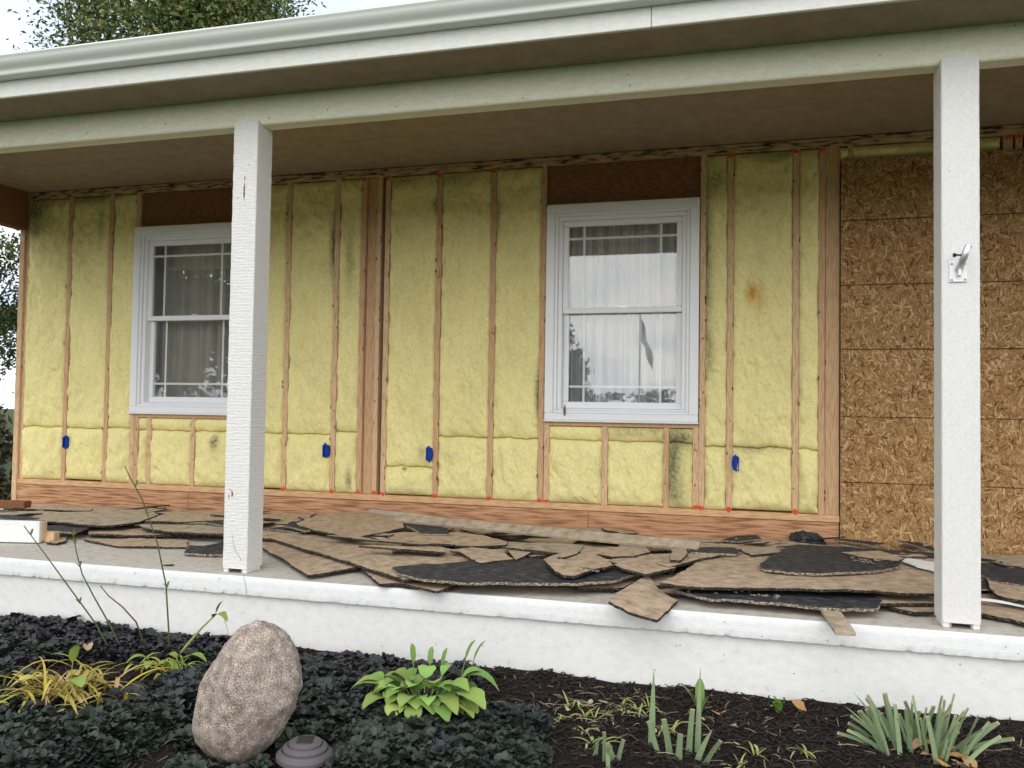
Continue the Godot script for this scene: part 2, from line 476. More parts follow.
func stud(house: Node, x: float, y0 := 0.0, y1 := 2.34, w := 0.038, zf := 0.0, m: Material = null, red := 0) -> Node:
	var mm: Material = m if m else [M.stud, M.stud2, M.stud3][rng.randi() % 3]
	var b := B.new()
	# a slight bow and twist, as in framing lumber
	var n := maxi(2, int((y1 - y0) / 0.3))
	var bow := rng.randf_range(-0.003, 0.003)
	var prev := []
	for k in n + 1:
		var t := float(k) / n
		var y := lerpf(y0, y1, t)
		var dx := bow * sin(PI * t) + rng.randf_range(-0.0006, 0.0006)
		var h := w * 0.5
		var ring := [Vector3(x - h + dx, y, -0.088), Vector3(x - h + dx, y, zf - 0.003), Vector3(x - h + 0.003 + dx, y, zf), Vector3(x + h - 0.003 + dx, y, zf), Vector3(x + h + dx, y, zf - 0.003), Vector3(x + h + dx, y, -0.088)]
		if prev.size():
			for q in 5: b.quad(prev[q], prev[q + 1], ring[q + 1], ring[q])
		prev = ring
	var o := put("stud", b.mesh(), mm, house)
	for q in rng.randi_range(1, 3):
		var ky := rng.randf_range(y0 + 0.1, y1 - 0.1)
		var kx := x + rng.randf_range(-0.3, 0.3) * w
		var kr := rng.randf_range(0.003, 0.0075)
		var kb := B.new()
		var fan := []
		for j in 9:
			var an := TAU * j / 9.0
			fan.append(Vector3(kx + cos(an) * kr * rng.randf_range(0.6, 1.0), ky + sin(an) * kr * rng.randf_range(0.9, 1.5), zf + 0.0012))
		for j in 9: kb.tri(Vector3(kx, ky, zf + 0.0014), fan[(j + 1) % 9], fan[j])
		put("knot", kb.mesh(), M.rust if rng.randf() < 0.5 else M.header, o)
	# scraps of torn black sheathing still held by nails along the edges
	if y1 - y0 > 1.0:
		for q in rng.randi_range(3, 7):
			var ry := rng.randf_range(y0 + 0.05, y1 - 0.03)
			var rx := x + w * 0.5 * (1.0 if rng.randf() < 0.6 else -1.0)
			var fb := B.new()
			var pts := []
			for j in 8:
				var an := TAU * j / 8.0
				pts.append(Vector3(rx + cos(an) * rng.randf_range(0.002, 0.006), ry + sin(an) * rng.randf_range(0.005, 0.024), zf + rng.randf_range(0.004, 0.010)))
			for j in 8: fb.tri(Vector3(rx, ry, zf + 0.011), pts[(j + 1) % 8], pts[j])
			put("felt_remnant", fb.mesh(), M.fib_k, o)
	if red & 1: paint_mark(o, x, y0 + 0.012, w, zf)
	if red & 2: paint_mark(o, x, y1 - 0.014, w, zf)
	return o

# splash of red marking paint on a stud face: an irregular thin film
func paint_mark(o: Node, x: float, y: float, w: float, zf: float) -> void:
	var b := B.new()
	var n := 14
	var fan := []
	for j in n:
		var an := TAU * j / n
		fan.append(Vector3(x + clampf(cos(an) * w * rng.randf_range(0.40, 0.75), -w * 0.49, w * 0.49), y + sin(an) * rng.randf_range(0.004, 0.024) - 0.002, zf + 0.0022))
	for j in n: b.tri(Vector3(x, y, zf + 0.0026), fan[(j + 1) % n], fan[j])
	put("paint_mark", b.mesh(), M.red, o)

func ring(b: B, x0: float, x1: float, y0: float, y1: float, w: float, zb: float, zf: float, c := 0.003, wb := -1.0) -> void:
	var bot := w if wb < 0.0 else wb
	b.box(Vector3(x0, y1 - w, zb), Vector3(x1, y1, zf), c)
	b.box(Vector3(x0, y0, zb), Vector3(x1, y0 + bot, zf), c)
	b.box(Vector3(x0, y0 + bot + 0.0004, zb), Vector3(x0 + w, y1 - w - 0.0004, zf - 0.0004), c)
	b.box(Vector3(x1 - w, y0 + bot + 0.0004, zb), Vector3(x1, y1 - w - 0.0004, zf - 0.0004), c)

func window(house: Node, x0: float, label: String, curtain: Material, folds: float) -> void:
	var W := 1.035
	var y0 := 0.568
	var y1 := 2.056
	var x1 := x0 + W
	var win := Node3D.new()
	win.name = "window"
	house.add_child(win, true)
	win.set_meta("label", label)
	var b := B.new()
	ring(b, x0, x1, y0, y1, 0.060, -0.05, 0.022, 0.004, 0.048)
	put("casing", b.mesh(), M.vinyl, win)
	b = B.new()
	ring(b, x0 + 0.0605, x1 - 0.0605, y0 + 0.0485, y1 - 0.0605, 0.022, -0.06, 0.010, 0.003, 0.018)
	ring(b, x0 + 0.083, x1 - 0.083, y0 + 0.067, y1 - 0.083, 0.028, -0.10, -0.006, 0.003, 0.014)
	put("jamb_liner", b.mesh(), M.vinyl, win)
	b = B.new()
	b.box(Vector3(x0 - 0.004, y0 - 0.012, -0.04), Vector3(x1 + 0.004, y0 - 0.0004, 0.03), 0.003)
	put("sill", b.mesh(), M.vinyl, win)
	var gx0 := x0 + 0.150
	var gx1 := x1 - 0.150
	# upper sash, to the outside
	b = B.new()
	ring(b, gx0 - 0.0385, gx1 + 0.0385, 1.302, 1.944, 0.0385, -0.052, -0.022, 0.004)
	put("upper_sash", b.mesh(), M.vinyl, win)
	b = B.new()
	ring(b, gx0 - 0.0385, gx1 + 0.0385, 0.650, 1.345, 0.0385, -0.095, -0.060, 0.004, 0.045)
	put("lower_sash", b.mesh(), M.vinyl, win)
	b = B.new()
	b.box(Vector3((gx0 + gx1) / 2 - 0.03, 1.345, -0.09), Vector3((gx0 + gx1) / 2 + 0.03, 1.357, -0.066), 0.003)
	put("sash_lock", b.mesh(), M.vinyl, win)
	var g := func(ya: float, yb: float, z: float):
		for dz in [0.0, -0.003, -0.016, -0.019]:
			put("glass_pane", box_sheet(gx0 - 0.002, gx1 + 0.002, ya - 0.002, yb + 0.002, z + dz), M.glass, win)
	g.call(1.3405, 1.9055, -0.030)
	g.call(0.695, 1.3065, -0.070)
	# flat bars between the panes of each sash
	for s in [[1.3405, 1.9055, -0.0395, 1.822], [0.695, 1.3065, -0.0795, 0.800]]:
		for x in [gx0 + 0.105, gx1 - 0.105]:
			put("muntin", box_mesh(Vector3(x - 0.008, s[0], s[2] - 0.003), Vector3(x + 0.008, s[1], s[2] + 0.003), 0.0015), M.muntin, win)
		put("muntin", box_mesh(Vector3(gx0, s[3] - 0.008, s[2] - 0.0042), Vector3(gx1, s[3] + 0.008, s[2] + 0.0042), 0.0015), M.muntin, win)
	# curtain hanging inside in folds
	var n := 160
	var fold := func(i: int, j: int) -> Vector3:
		var s := float(i) / n
		var x := lerpf(x0 + 0.02, x1 - 0.02, s)
		var w := folds * x + 2.2 * nz.get_noise_2d(x * 18.0, 3.0)
		return Vector3(x, lerpf(0.45, 2.12, j / 4.0), -0.22 + 0.034 * sin(w) + 0.015 * sin(w * 2.3 + 1.0) + 0.01 * nz.get_noise_2d(x * 60.0, j * 3.0))
	put("curtain", grid(n, 4, fold), curtain, win)

func box_sheet(x0: float, x1: float, y0: float, y1: float, z: float) -> ArrayMesh:
	var b := B.new()
	b.quad(Vector3(x0, y0, z), Vector3(x0, y1, z), Vector3(x1, y1, z), Vector3(x1, y0, z))
	return b.mesh()

func electrical_box(house: Node, x: float, y: float, side: float) -> void:
	var b := B.new()
	var w := 0.019
	# plastic box with a torn insulation wrap: uneven walls, tabs and a nail ear, pushing out of the wool
	var zo := 0.026
	for q in [[-w, -w + 0.005, -0.040, 0.043], [w - 0.005, w, -0.044, 0.038], [-w + 0.003, w - 0.002, -0.046, -0.040], [-w + 0.001, w - 0.004, 0.038, 0.045]]:
		b.box(Vector3(x + q[0], y + q[2], -0.05), Vector3(x + q[1], y + q[3], 0.012 + zo + rng.randf_range(-0.006, 0.004)), 0.0015)
	b.box(Vector3(x - w + 0.005, y - 0.040, -0.052), Vector3(x + w - 0.005, y + 0.038, zo - 0.004), 0.003)
	b.box(Vector3(x - 0.010, y + 0.0452, -0.01), Vector3(x + 0.002, y + rng.randf_range(0.050, 0.060), 0.008 + zo), 0.002)
	b.box(Vector3(x - 0.004, y - rng.randf_range(0.050, 0.058), -0.01), Vector3(x + 0.008, y - 0.0462, 0.006 + zo), 0.002)
	b.box(Vector3(x + side * (w + 0.0003), y - 0.02, -0.02), Vector3(x + side * (w + 0.007), y + 0.016, 0.004 + zo), 0.001)
	put("electrical_box", b.mesh(), M.blue, house)

func build_house() -> void:
	var house := thing("house", "house wall stripped to studs with yellow insulation and two white windows", "house")
	# framing
	for p in [[-0.430, 5.955]]:
		put("bottom_plate", box_mesh(Vector3(p[0] - 0.03, -0.044, -0.088), Vector3(2.60, -0.0005, 0.001), 0.003), M.plate, house)
		put("bottom_plate", box_mesh(Vector3(2.6006, -0.044, -0.088), Vector3(p[1], -0.0005, 0.0016), 0.003), M.plate, house)
	for p in [[-0.51, 1.2], [1.202, 4.36], [4.362, 5.953]]:
		put("rim_board", box_mesh(Vector3(p[0], FLOOR_Y - 0.02, -0.05), Vector3(p[1], -0.0475, -0.006), 0.003), M.rim, house)
	for p in [[-0.4625, 2.0, 0.0], [2.001, 4.9, 0.0012], [4.901, 9.0, 0.0004]]:
		put("top_plate", box_mesh(Vector3(p[0], 2.3405, -0.088), Vector3(p[1], 2.374, p[2]), 0.003), M.top_plate, house)
		put("top_plate", box_mesh(Vector3(p[0] + (0.3 if p[0] > 0.0 else 0.0), 2.3746, -0.088), Vector3(minf(p[1] + 0.3, 8.99), 2.3985, p[2] - 0.002), 0.003), M.top_plate, house)
	# corner
	put("corner_stud", box_mesh(Vector3(-0.512, FLOOR_Y + 0.02, -0.088), Vector3(-0.463, 2.43, 0.006), 0.003), M.stud3, house)
	stud(house, -0.4435, 0.0, 2.34, 0.036, -0.016)
	for p in [[0.0, 0], [0.4064, 0], [2.032, 1], [2.438, 1], [2.845, 3], [3.251, 3], [3.658, 3], [5.283, 3], [5.69, 3]]:
		stud(house, p[0], 0.0, 2.34, 0.038, 0.0, null, p[1])
	for p in [[0.664, 0.0, 0.0], [1.7165, 0.0, 0.0], [4.024, 0.0, 1.0], [5.109, 0.0, 1.0], [5.848, 0.0, 2.0]]:
		stud(house, p[0], 0.0, 2.34, 0.038, 0.0, null, int(p[2]))
	for p in [[0.702, -0.004], [4.0635, -0.003], [5.070, -0.003], [1.678, -0.004]]:
		stud(house, p[0], 0.0, 0.535, 0.038, p[1], null, 1 if p[0] > 3.0 else 0)
	for p in [0.823, 1.2255, 1.60, 4.470, 4.880]:
		stud(house, p, 0.0, 0.528, 0.038, -0.003)
	# partition post between two studs: a stud turned flat, set back
	stud(house, 2.653, 0.0, 2.34, 0.038, 0.0, null, 3)
	put("partition_stud", box_mesh(Vector3(2.6725, 0.0, -0.088), Vector3(2.759, 2.34, -0.030), 0.003), M.stud2, house)
	stud(house, 2.778, 0.0, 2.34, 0.036, -0.002, null, 1)
	put("wide_stud", box_mesh(Vector3(5.8678, 0.0, -0.088), Vector3(5.953, 2.34, -0.012), 0.003), M.stud2, house)
	put("header", box_mesh(Vector3(0.684, 2.062, -0.088), Vector3(1.697, 2.339, -0.024), 0.003), M.header, house)
	put("header", box_mesh(Vector3(4.044, 2.062, -0.088), Vector3(5.0895, 2.339, -0.024), 0.003), M.header, house)
	for p in [[0.684, 1.697], [4.044, 5.0895]]:
		put("rough_sill", box_mesh(Vector3(p[0], 0.5285, -0.088), Vector3(p[1], 0.5555, -0.004), 0.003), M.stud2, house)
	# glass wool, an upper and a lower batt in each bay
	var hw := 0.020
	var bays := [[-0.425, 0.0 - hw, 0.433], [hw, 0.4064 - hw, 0.433], [0.4064 + hw, 0.645, 0.44], [1.736, 2.032 - hw, 0.43], [2.032 + hw, 2.438 - hw, 0.427], [2.438 + hw, 2.633, 0.45], [2.865, 3.251 - hw, 0.209], [3.251 + hw, 3.658 - hw, 0.435], [3.658 + hw, 4.004, 0.435], [5.129, 5.283 - hw, 0.415], [5.283 + hw, 5.69 - hw, 0.414], [5.69 + hw, 5.828, 0.41]]
	for y in bays:
		batt(house, y[0], y[1], y[2] + 0.002, 2.338, rng.randf_range(-0.004, 0.008))
		batt(house, y[0], y[1], -0.0005 + maxf(0.0, rng.randf_range(-0.02, 0.012)), y[2] - 0.002, rng.randf_range(0.014, 0.032))
	for y in [[0.722, 0.803], [0.843, 1.2055], [1.2455, 1.58], [4.083, 4.450], [4.490, 4.860], [4.900, 5.050]]:
		batt(house, y[0], y[1], 0.432, 0.526, 0.0)
		batt(house, y[0], y[1], 0.0, 0.43, rng.randf_range(0.012, 0.030))
	batt(house, 6.03, 6.86, 2.256, 2.338, 0.004)
	batt(house, 5.96, 6.0, 2.256, 2.336, 0.0)
	stud(house, 6.012, 2.24, 2.34, 0.03, 0.0, M.stud2)
	stud(house, 6.90, 2.24, 2.34, 0.05, 0.002, M.stud2, 2)
	stud(house, 6.96, 2.24, 2.34, 0.038, 0.0, M.stud2, 2)
	for e in [[0.043, 0.313, -1.0], [2.396, 0.308, 1.0], [3.210, 0.308, 1.0], [5.326, 0.310, -1.0]]:
		electrical_box(house, e[0], e[1], e[2])
	# sheathing boards right of the studs, butted with open joints
	var joints := [FLOOR_Y - 0.02, 0.212, 0.620, 1.042, 1.447, 1.856, 2.250]
	for i in 6:
		var b := B.new()
		var nseg := 60
		var ya: float = joints[i] + 0.003
		var yb: float = joints[i + 1] - 0.003
		for k in nseg:
			var xa := lerpf(5.9575, 9.0, float(k) / nseg)
			var xb := lerpf(5.9575, 9.0, float(k + 1) / nseg)
			var j0 := 0.0016 * nf.get_noise_2d(xa * 300.0, i * 31.0)
			var j1 := 0.0016 * nf.get_noise_2d(xb * 300.0, i * 31.0)
			var f := [Vector3(xa, ya + j0, 0.012), Vector3(xb, ya + j1, 0.012), Vector3(xb, yb + j1, 0.012), Vector3(xa, yb + j0, 0.012)]
			b.quad(f[3], f[2], f[1], f[0])
			var back := f.map(func(v): return Vector3(v.x, v.y, -0.009))
			b.quad(f[0], f[1], back[1], back[0])
			b.quad(f[2], f[3], back[3], back[2])
			if k == 0: b.quad(f[3], f[0], back[0], back[3])
		put("osb_sheathing", b.mesh(), M.osb, house)
	put("osb_backing", box_mesh(Vector3(5.96, FLOOR_Y - 0.02, -0.088), Vector3(9.0, 2.235, -0.010), 0.0), M.osb, house)
	for q in 26:
		var nx := rng.randf_range(6.0, 7.2)
		var ny: float = joints[1 + rng.randi() % 5] + rng.randf_range(0.01, 0.03) * (1.0 if rng.randf() < 0.5 else -1.0)
		var nh := B.new()
		nh.lathe([Vector2(0.0, 0.0012), Vector2(0.003, 0.0010), Vector2(0.0038, 0.0)], 8, Transform3D(Basis(Vector3.RIGHT, PI / 2), Vector3(nx, ny, 0.0125)))
		put("nail_head", nh.mesh(), M.galv, house)
	# plasterboard lining with the two window openings, rooms behind
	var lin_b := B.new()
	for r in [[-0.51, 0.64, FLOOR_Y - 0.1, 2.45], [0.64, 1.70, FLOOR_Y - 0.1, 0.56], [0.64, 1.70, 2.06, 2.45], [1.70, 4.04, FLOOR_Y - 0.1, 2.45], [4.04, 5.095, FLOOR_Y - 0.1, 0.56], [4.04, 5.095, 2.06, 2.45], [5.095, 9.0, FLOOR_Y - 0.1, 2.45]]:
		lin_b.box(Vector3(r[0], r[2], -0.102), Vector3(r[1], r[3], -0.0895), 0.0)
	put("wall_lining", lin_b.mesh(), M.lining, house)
	var shell := B.new()
	shell.box(Vector3(-0.51, -0.6, -8.0), Vector3(-0.40, 2.6, -0.103), 0.0)
	shell.box(Vector3(8.9, -0.6, -8.0), Vector3(9.0, 2.6, -0.103), 0.0)
	shell.box(Vector3(-0.40, -0.6, -8.0), Vector3(8.9, 2.6, -7.9), 0.0)
	shell.box(Vector3(2.70, FLOOR_Y, -7.9), Vector3(2.78, 2.45, -0.103), 0.0)
	shell.box(Vector3(-0.40, FLOOR_Y - 0.1, -7.9), Vector3(8.9, FLOOR_Y + 0.05, -0.103), 0.0)
	shell.box(Vector3(-0.40, 2.45, -7.9), Vector3(8.9, 2.55, -0.06), 0.0)
	shell.box(Vector3(-0.40, FLOOR_Y + 0.05, -3.2), Vector3(8.9, 2.45, -3.1), 0.0)
	put("room_walls", shell.mesh(), M.room, house)
	var roof := B.new()
	roof.quad(Vector3(-1.0, 2.42, 2.22), Vector3(-1.0, 4.45, -4.0), Vector3(9.6, 4.45, -4.0), Vector3(9.6, 2.42, 2.22))
	roof.quad(Vector3(-1.0, 4.45, -4.0), Vector3(-1.0, 2.6, -8.6), Vector3(9.6, 2.6, -8.6), Vector3(9.6, 4.45, -4.0))
	roof.quad(Vector3(-1.0, 2.405, 2.20), Vector3(-1.0, 4.43, -4.0), Vector3(9.6, 4.43, -4.0), Vector3(9.6, 2.405, 2.20))
	roof.tri(Vector3(-0.5, 2.5, 0.0), Vector3(-0.5, 4.4, -4.0), Vector3(-0.5, 2.5, -8.0))
	roof.tri(Vector3(9.0, 2.5, 0.0), Vector3(9.0, 4.4, -4.0), Vector3(9.0, 2.5, -8.0))
	put("roof", roof.mesh(), M.shingle, house)
	window(house, 0.647, "white double hung window behind the left porch post, dark curtain", M.curtain_a, 34.0)
	window(house, 4.050, "white double hung window in the middle of the wall, mirroring pale sky", M.curtain_b, 62.0)

# ---------------------------------------------------------------- porch
func post(porch: Node, x0: float, label: String, m: Material, dents: Array) -> Node3D:
	var p := Node3D.new()
	p.name = "post"
	porch.add_child(p, true)
	p.set_meta("label", label)
	var w := 0.1397
	var zf := 1.893
	var yb := -0.188
	var yt := 2.086
	var c := 0.004
	# shaft with worn arrises
	var ny := 120
	var ring_at := func(j: int) -> Array:
		var y := lerpf(yb, yt, float(j) / ny)
		var k := c * (1.0 + 0.8 * nf.get_noise_2d(y * 120.0, x0 * 10.0))
		if j == 0: k = 0.007
		var z0 := zf - w
		return [Vector3(x0 + k, y, zf), Vector3(x0 + w - k, y, zf), Vector3(x0 + w, y, zf - k), Vector3(x0 + w, y, z0 + k), Vector3(x0 + w - k, y, z0), Vector3(x0 + k, y, z0), Vector3(x0, y, z0 + k), Vector3(x0, y, zf - k)]
	var b := B.new()
	var prev: Array = ring_at.call(0)
	for q in range(1, 7): b.tri(prev[0], prev[q + 1], prev[q])
	for j in range(1, ny + 1):
		var cur: Array = ring_at.call(j)
		for q in 8: b.quad(prev[q], cur[q], cur[(q + 1) % 8], prev[(q + 1) % 8])
		prev = cur
	for q in range(1, 7): b.tri(prev[0], prev[q], prev[q + 1])
	put("shaft", b.mesh(), m, p)
	# stand-off base: plate and feet that hold the timber off the concrete
	b = B.new()
	b.box(Vector3(x0 + 0.030, FLOOR_Y, zf - w + 0.02), Vector3(x0 + 0.036, yb + 0.02, zf - 0.006), 0.001)
	b.box(Vector3(x0 + w - 0.036, FLOOR_Y, zf - w + 0.02), Vector3(x0 + w - 0.030, yb + 0.02, zf - 0.006), 0.001)
	b.box(Vector3(x0 + 0.0365, yb - 0.004, zf - w + 0.02), Vector3(x0 + w - 0.0365, yb - 0.0005, zf - 0.008), 0.001)
	put("standoff_base", b.mesh(), M.galv, p)
	for s in [[x0 + 0.003, x0 + 0.029], [x0 + w - 0.029, x0 + w - 0.003]]:
		put("foot_block", box_mesh(Vector3(s[0], FLOOR_Y, zf - w + 0.012), Vector3(s[1], yb - 0.0006, zf - 0.004), 0.003), M.post_b, p)
	for d in dents:
		var st := B.new()
		var n := 16
		var fan := []
		for j in n:
			var an := TAU * j / n
			fan.append(Vector3(d[0] + cos(an) * d[2] * rng.randf_range(0.35, 1.0), d[1] + sin(an) * d[3] * rng.randf_range(0.4, 1.0), zf + 0.0016))
		for j in n: st.tri(Vector3(d[0], d[1], zf + 0.0019), fan[(j + 1) % n], fan[j])
		put(d[4], st.mesh(), M[d[5]], p)
	return p

func build_porch() -> void:
	var porch := thing("porch", "white concrete porch with two square white posts, beam and gutter", "porch")
	# floor slab with its painted front edge, then the wall below it set back
	var X0 := -1.2
	var X1 := 9.2
	var edge := func(x: float) -> float:
		return 1.95 + 0.003 * nz.get_noise_2d(x * 20.0, 1.0)
	var fl := func(i: int, j: int) -> Vector3:
		var x := lerpf(X0, X1, i / 260.0)
		var z: float = lerpf(-0.03, edge.call(x) - 0.010, j / 30.0)
		return Vector3(x, FLOOR_Y - 0.0015 * absf(nz.get_noise_2d(x * 30.0, z * 30.0)), z)
	put("floor_slab", grid(260, 30, fl), M.floor, porch)
	var NC := 900
	var capf := func(i: int, j: int) -> Vector3:
		var x := lerpf(X0, X1, float(i) / NC)
		var zf: float = edge.call(x)
		var chip := maxf(0.0, nf.get_noise_2d(x * 240.0, 5.0) - 0.15)
		var n := 0.002 * nf.get_noise_2d(x * 150.0, j * 60.0)
		match j:
			0: return Vector3(x, FLOOR_Y - 0.0008, zf - 0.0145)
			1: return Vector3(x, FLOOR_Y - 0.001, zf - 0.005)
			2: return Vector3(x, FLOOR_Y - 0.0025 + n * 0.4, zf - 0.0025)
			3: return Vector3(x, FLOOR_Y - 0.006, zf + n * 0.4)
			4: return Vector3(x, FLOOR_Y - 0.035, zf + n)
			5: return Vector3(x, FLOOR_Y - 0.060, zf + n)
			6: return Vector3(x, FLOOR_Y - 0.088 + 0.006 * chip + n * 0.5, zf + n * 0.6)
			7: return Vector3(x, FLOOR_Y - 0.0925 + 0.008 * chip + n * 0.5, zf - 0.0015 - 0.008 * chip)
			8: return Vector3(x, FLOOR_Y - 0.0940 + 0.008 * chip + n * 0.5, zf - 0.006 - 0.006 * chip)
		return Vector3(x, FLOOR_Y - 0.088, zf - 0.05)
	put("slab_edge", grid(NC, 9, capf), M.cap, porch)
	var wallf := func(i: int, j: int) -> Vector3:
		var x := lerpf(X0, X1, i / 420.0)
		var y := lerpf(-0.80, FLOOR_Y - 0.089, j / 24.0)
		return Vector3(x, y, 1.924 + 0.0035 * nz.get_noise_2d(x * 14.0, y * 14.0) + 0.001 * nf.get_noise_2d(x * 200.0, y * 200.0))
	put("foundation_wall", grid(420, 24, wallf), M.foundation, porch)
	var body := B.new()
	body.box(Vector3(X0, -0.8, -0.02), Vector3(X1, FLOOR_Y - 0.004, 1.90), 0.0)
	put("slab_body", body.mesh(), M.floor, porch)
	# hairline crack across the slab edge below the left post
	var ck := B.new()
	var pts := [Vector3(2.965, FLOOR_Y + 0.0012, 1.90), Vector3(2.99, FLOOR_Y + 0.0012, 1.945), Vector3(2.998, FLOOR_Y - 0.008, 1.9525), Vector3(3.010, FLOOR_Y - 0.05, 1.9535), Vector3(3.014, FLOOR_Y - 0.088, 1.9535)]
	for i in 4: ck.quad(pts[i], pts[i + 1], pts[i + 1] + Vector3(0.0022, 0, 0), pts[i] + Vector3(0.0022, 0, 0))
	put("crack", ck.mesh(), M.galv, porch)
	# chips and spots in the paint
	for k in 70:
		var x := rng.randf_range(1.3, 6.9)
		var on_cap := rng.randf() < 0.45
		var y := rng.randf_range(FLOOR_Y - 0.085, FLOOR_Y - 0.015) if on_cap else rng.randf_range(-0.53, FLOOR_Y - 0.11)
		var z: float = (edge.call(x) + 0.0028) if on_cap else 1.924 + 0.0055
		var r := rng.randf_range(0.0012, 0.0042)
		var sp := B.new()
		var fan := []
		for j in 7: fan.append(Vector3(x + cos(TAU * j / 7.0) * r * rng.randf_range(0.5, 1.3), y + sin(TAU * j / 7.0) * r * rng.randf_range(0.4, 1.0), z))
		for j in 7: sp.tri(Vector3(x, y, z), fan[(j + 1) % 7], fan[j])
		put("paint_chip", sp.mesh(), M.galv if rng.randf() < 0.6 else M.fray, porch)
	# beam, ceiling, soffit, fascia, gutter
	var nb := 300
	var beamf := func(i: int, j: int) -> Vector3:
		var x := lerpf(-0.52, 9.0, float(i) / nb)
		var n := 0.002 * nf.get_noise_2d(x * 80.0, j * 25.0)
		match j:
			0: return Vector3(x, 2.43, 1.868)
			1: return Vector3(x, 2.20, 1.868 + n)
			2: return Vector3(x, 2.14, 1.868 + n)
			3: return Vector3(x, 2.082, 1.868 + n)
			4: return Vector3(x, 2.071 + n * 0.3, 1.863)
			5: return Vector3(x, 2.069 + n * 0.3, 1.856)
			6: return Vector3(x, 2.069 + n * 0.3, 1.783)
			7: return Vector3(x, 2.073, 1.777)
		return Vector3(x, 2.43, 1.777)
	put("beam", grid(nb, 8, beamf), M.beam, porch)
	put("end_beam", box_mesh(Vector3(-0.53, 2.085, 0.0065), Vector3(-0.437, 2.43, 1.776), 0.004), M.header, porch)
	# ceiling boards, their long joints parallel to the wall
	var zs := [0.002, 0.62, 1.20, 1.7755]
	for i in 3:
		put("ceiling_board", box_mesh(Vector3(-0.436, 2.3995, zs[i] + 0.0022), Vector3(9.0, 2.412, zs[i + 1] - 0.0022), 0.002), M.ceiling, porch)
	put("ceiling_deck", box_mesh(Vector3(-0.436, 2.4125, 0.002), Vector3(9.0, 2.43, 1.776), 0.0), M.ceiling, porch)
	put("soffit", box_mesh(Vector3(-1.0, 2.2155, 1.8695), Vector3(9.5, 2.226, 2.163), 0.001), M.ceiling, porch)
	put("fascia", box_mesh(Vector3(-1.0, 2.207, 2.1635), Vector3(4.985, 2.39, 2.184), 0.003), M.trim, porch)
	put("fascia", box_mesh(Vector3(4.987, 2.207, 2.1635), Vector3(9.5, 2.39, 2.1848), 0.003), M.trim, porch)
	var prof := [Vector2(2.1855, 2.385), Vector2(2.1855, 2.296), Vector2(2.190, 2.292), Vector2(2.236, 2.294), Vector2(2.243, 2.298), Vector2(2.2455, 2.305), Vector2(2.2465, 2.316), Vector2(2.253, 2.323), Vector2(2.264, 2.331), Vector2(2.277, 2.343), Vector2(2.285, 2.356), Vector2(2.288, 2.368), Vector2(2.2935, 2.372), Vector2(2.2935, 2.379), Vector2(2.287, 2.381), Vector2(2.282, 2.376)]
	var gb := B.new(true)
	for i in prof.size() - 1:
		var a: Vector2 = prof[i]
		var b: Vector2 = prof[i + 1]
		for s in [[-1.05, 2.6], [2.6, 6.0], [6.0, 9.55]]:
			gb.quad(Vector3(s[0], a.y, a.x), Vector3(s[1], a.y, a.x), Vector3(s[1], b.y, b.x), Vector3(s[0], b.y, b.x))
	put("gutter", gb.mesh(), M.gutter, porch)
	post(porch, 2.834, "left square white post with rough sawn face and rust drips", M.post_a, [[2.905, 1.72, 0.006, 0.055, "rust_drip", "rust"], [2.906, 1.79, 0.005, 0.015, "rust_drip", "rust"], [2.880, 0.185, 0.007, 0.026, "rust_drip", "rust"], [2.862, 0.17, 0.004, 0.018, "rust_drip", "rust"], [2.868, 0.205, 0.003, 0.01, "rust_drip", "rust"], [2.927, 1.86, 0.008, 0.004, "scuff", "galv"], [2.868, 1.69, 0.005, 0.004, "scuff", "galv"]])
	post(porch, 6.126, "right square white post carrying the flag bracket", M.post_b, [[6.155, 1.62, 0.006, 0.003, "scuff", "galv"], [6.20, 1.93, 0.003, 0.003, "scuff", "galv"]])
	# checks in the left post's foot
	var cr := B.new()
	var cp := [Vector3(2.888, -0.02, 1.8942), Vector3(2.894, -0.075, 1.8942), Vector3(2.915, -0.11, 1.8942), Vector3(2.945, -0.145, 1.8942)]
	for i in 3: cr.quad(cp[i], cp[i + 1], cp[i + 1] + Vector3(0.0022, 0.0016, 0), cp[i] + Vector3(0.0022, 0.0016, 0))
	put("crack", cr.mesh(), M.galv, porch)
	# nail heads on the beam
	for p in [[3.02, 2.10], [3.35, 2.115], [3.72, 2.10], [4.36, 2.085], [4.85, 2.15], [4.86, 2.10], [5.9, 2.13], [1.9, 2.11], [2.4, 2.12], [6.4, 2.2]]:
		var nh := B.new()
		nh.lathe([Vector2(0.0, 0.0032), Vector2(0.003, 0.0028), Vector2(0.0042, 0.0)], 8, Transform3D(Basis(Vector3.RIGHT, PI / 2), Vector3(p[0], p[1], 1.869)))
		put("nail_head", nh.mesh(), M.galv, porch)

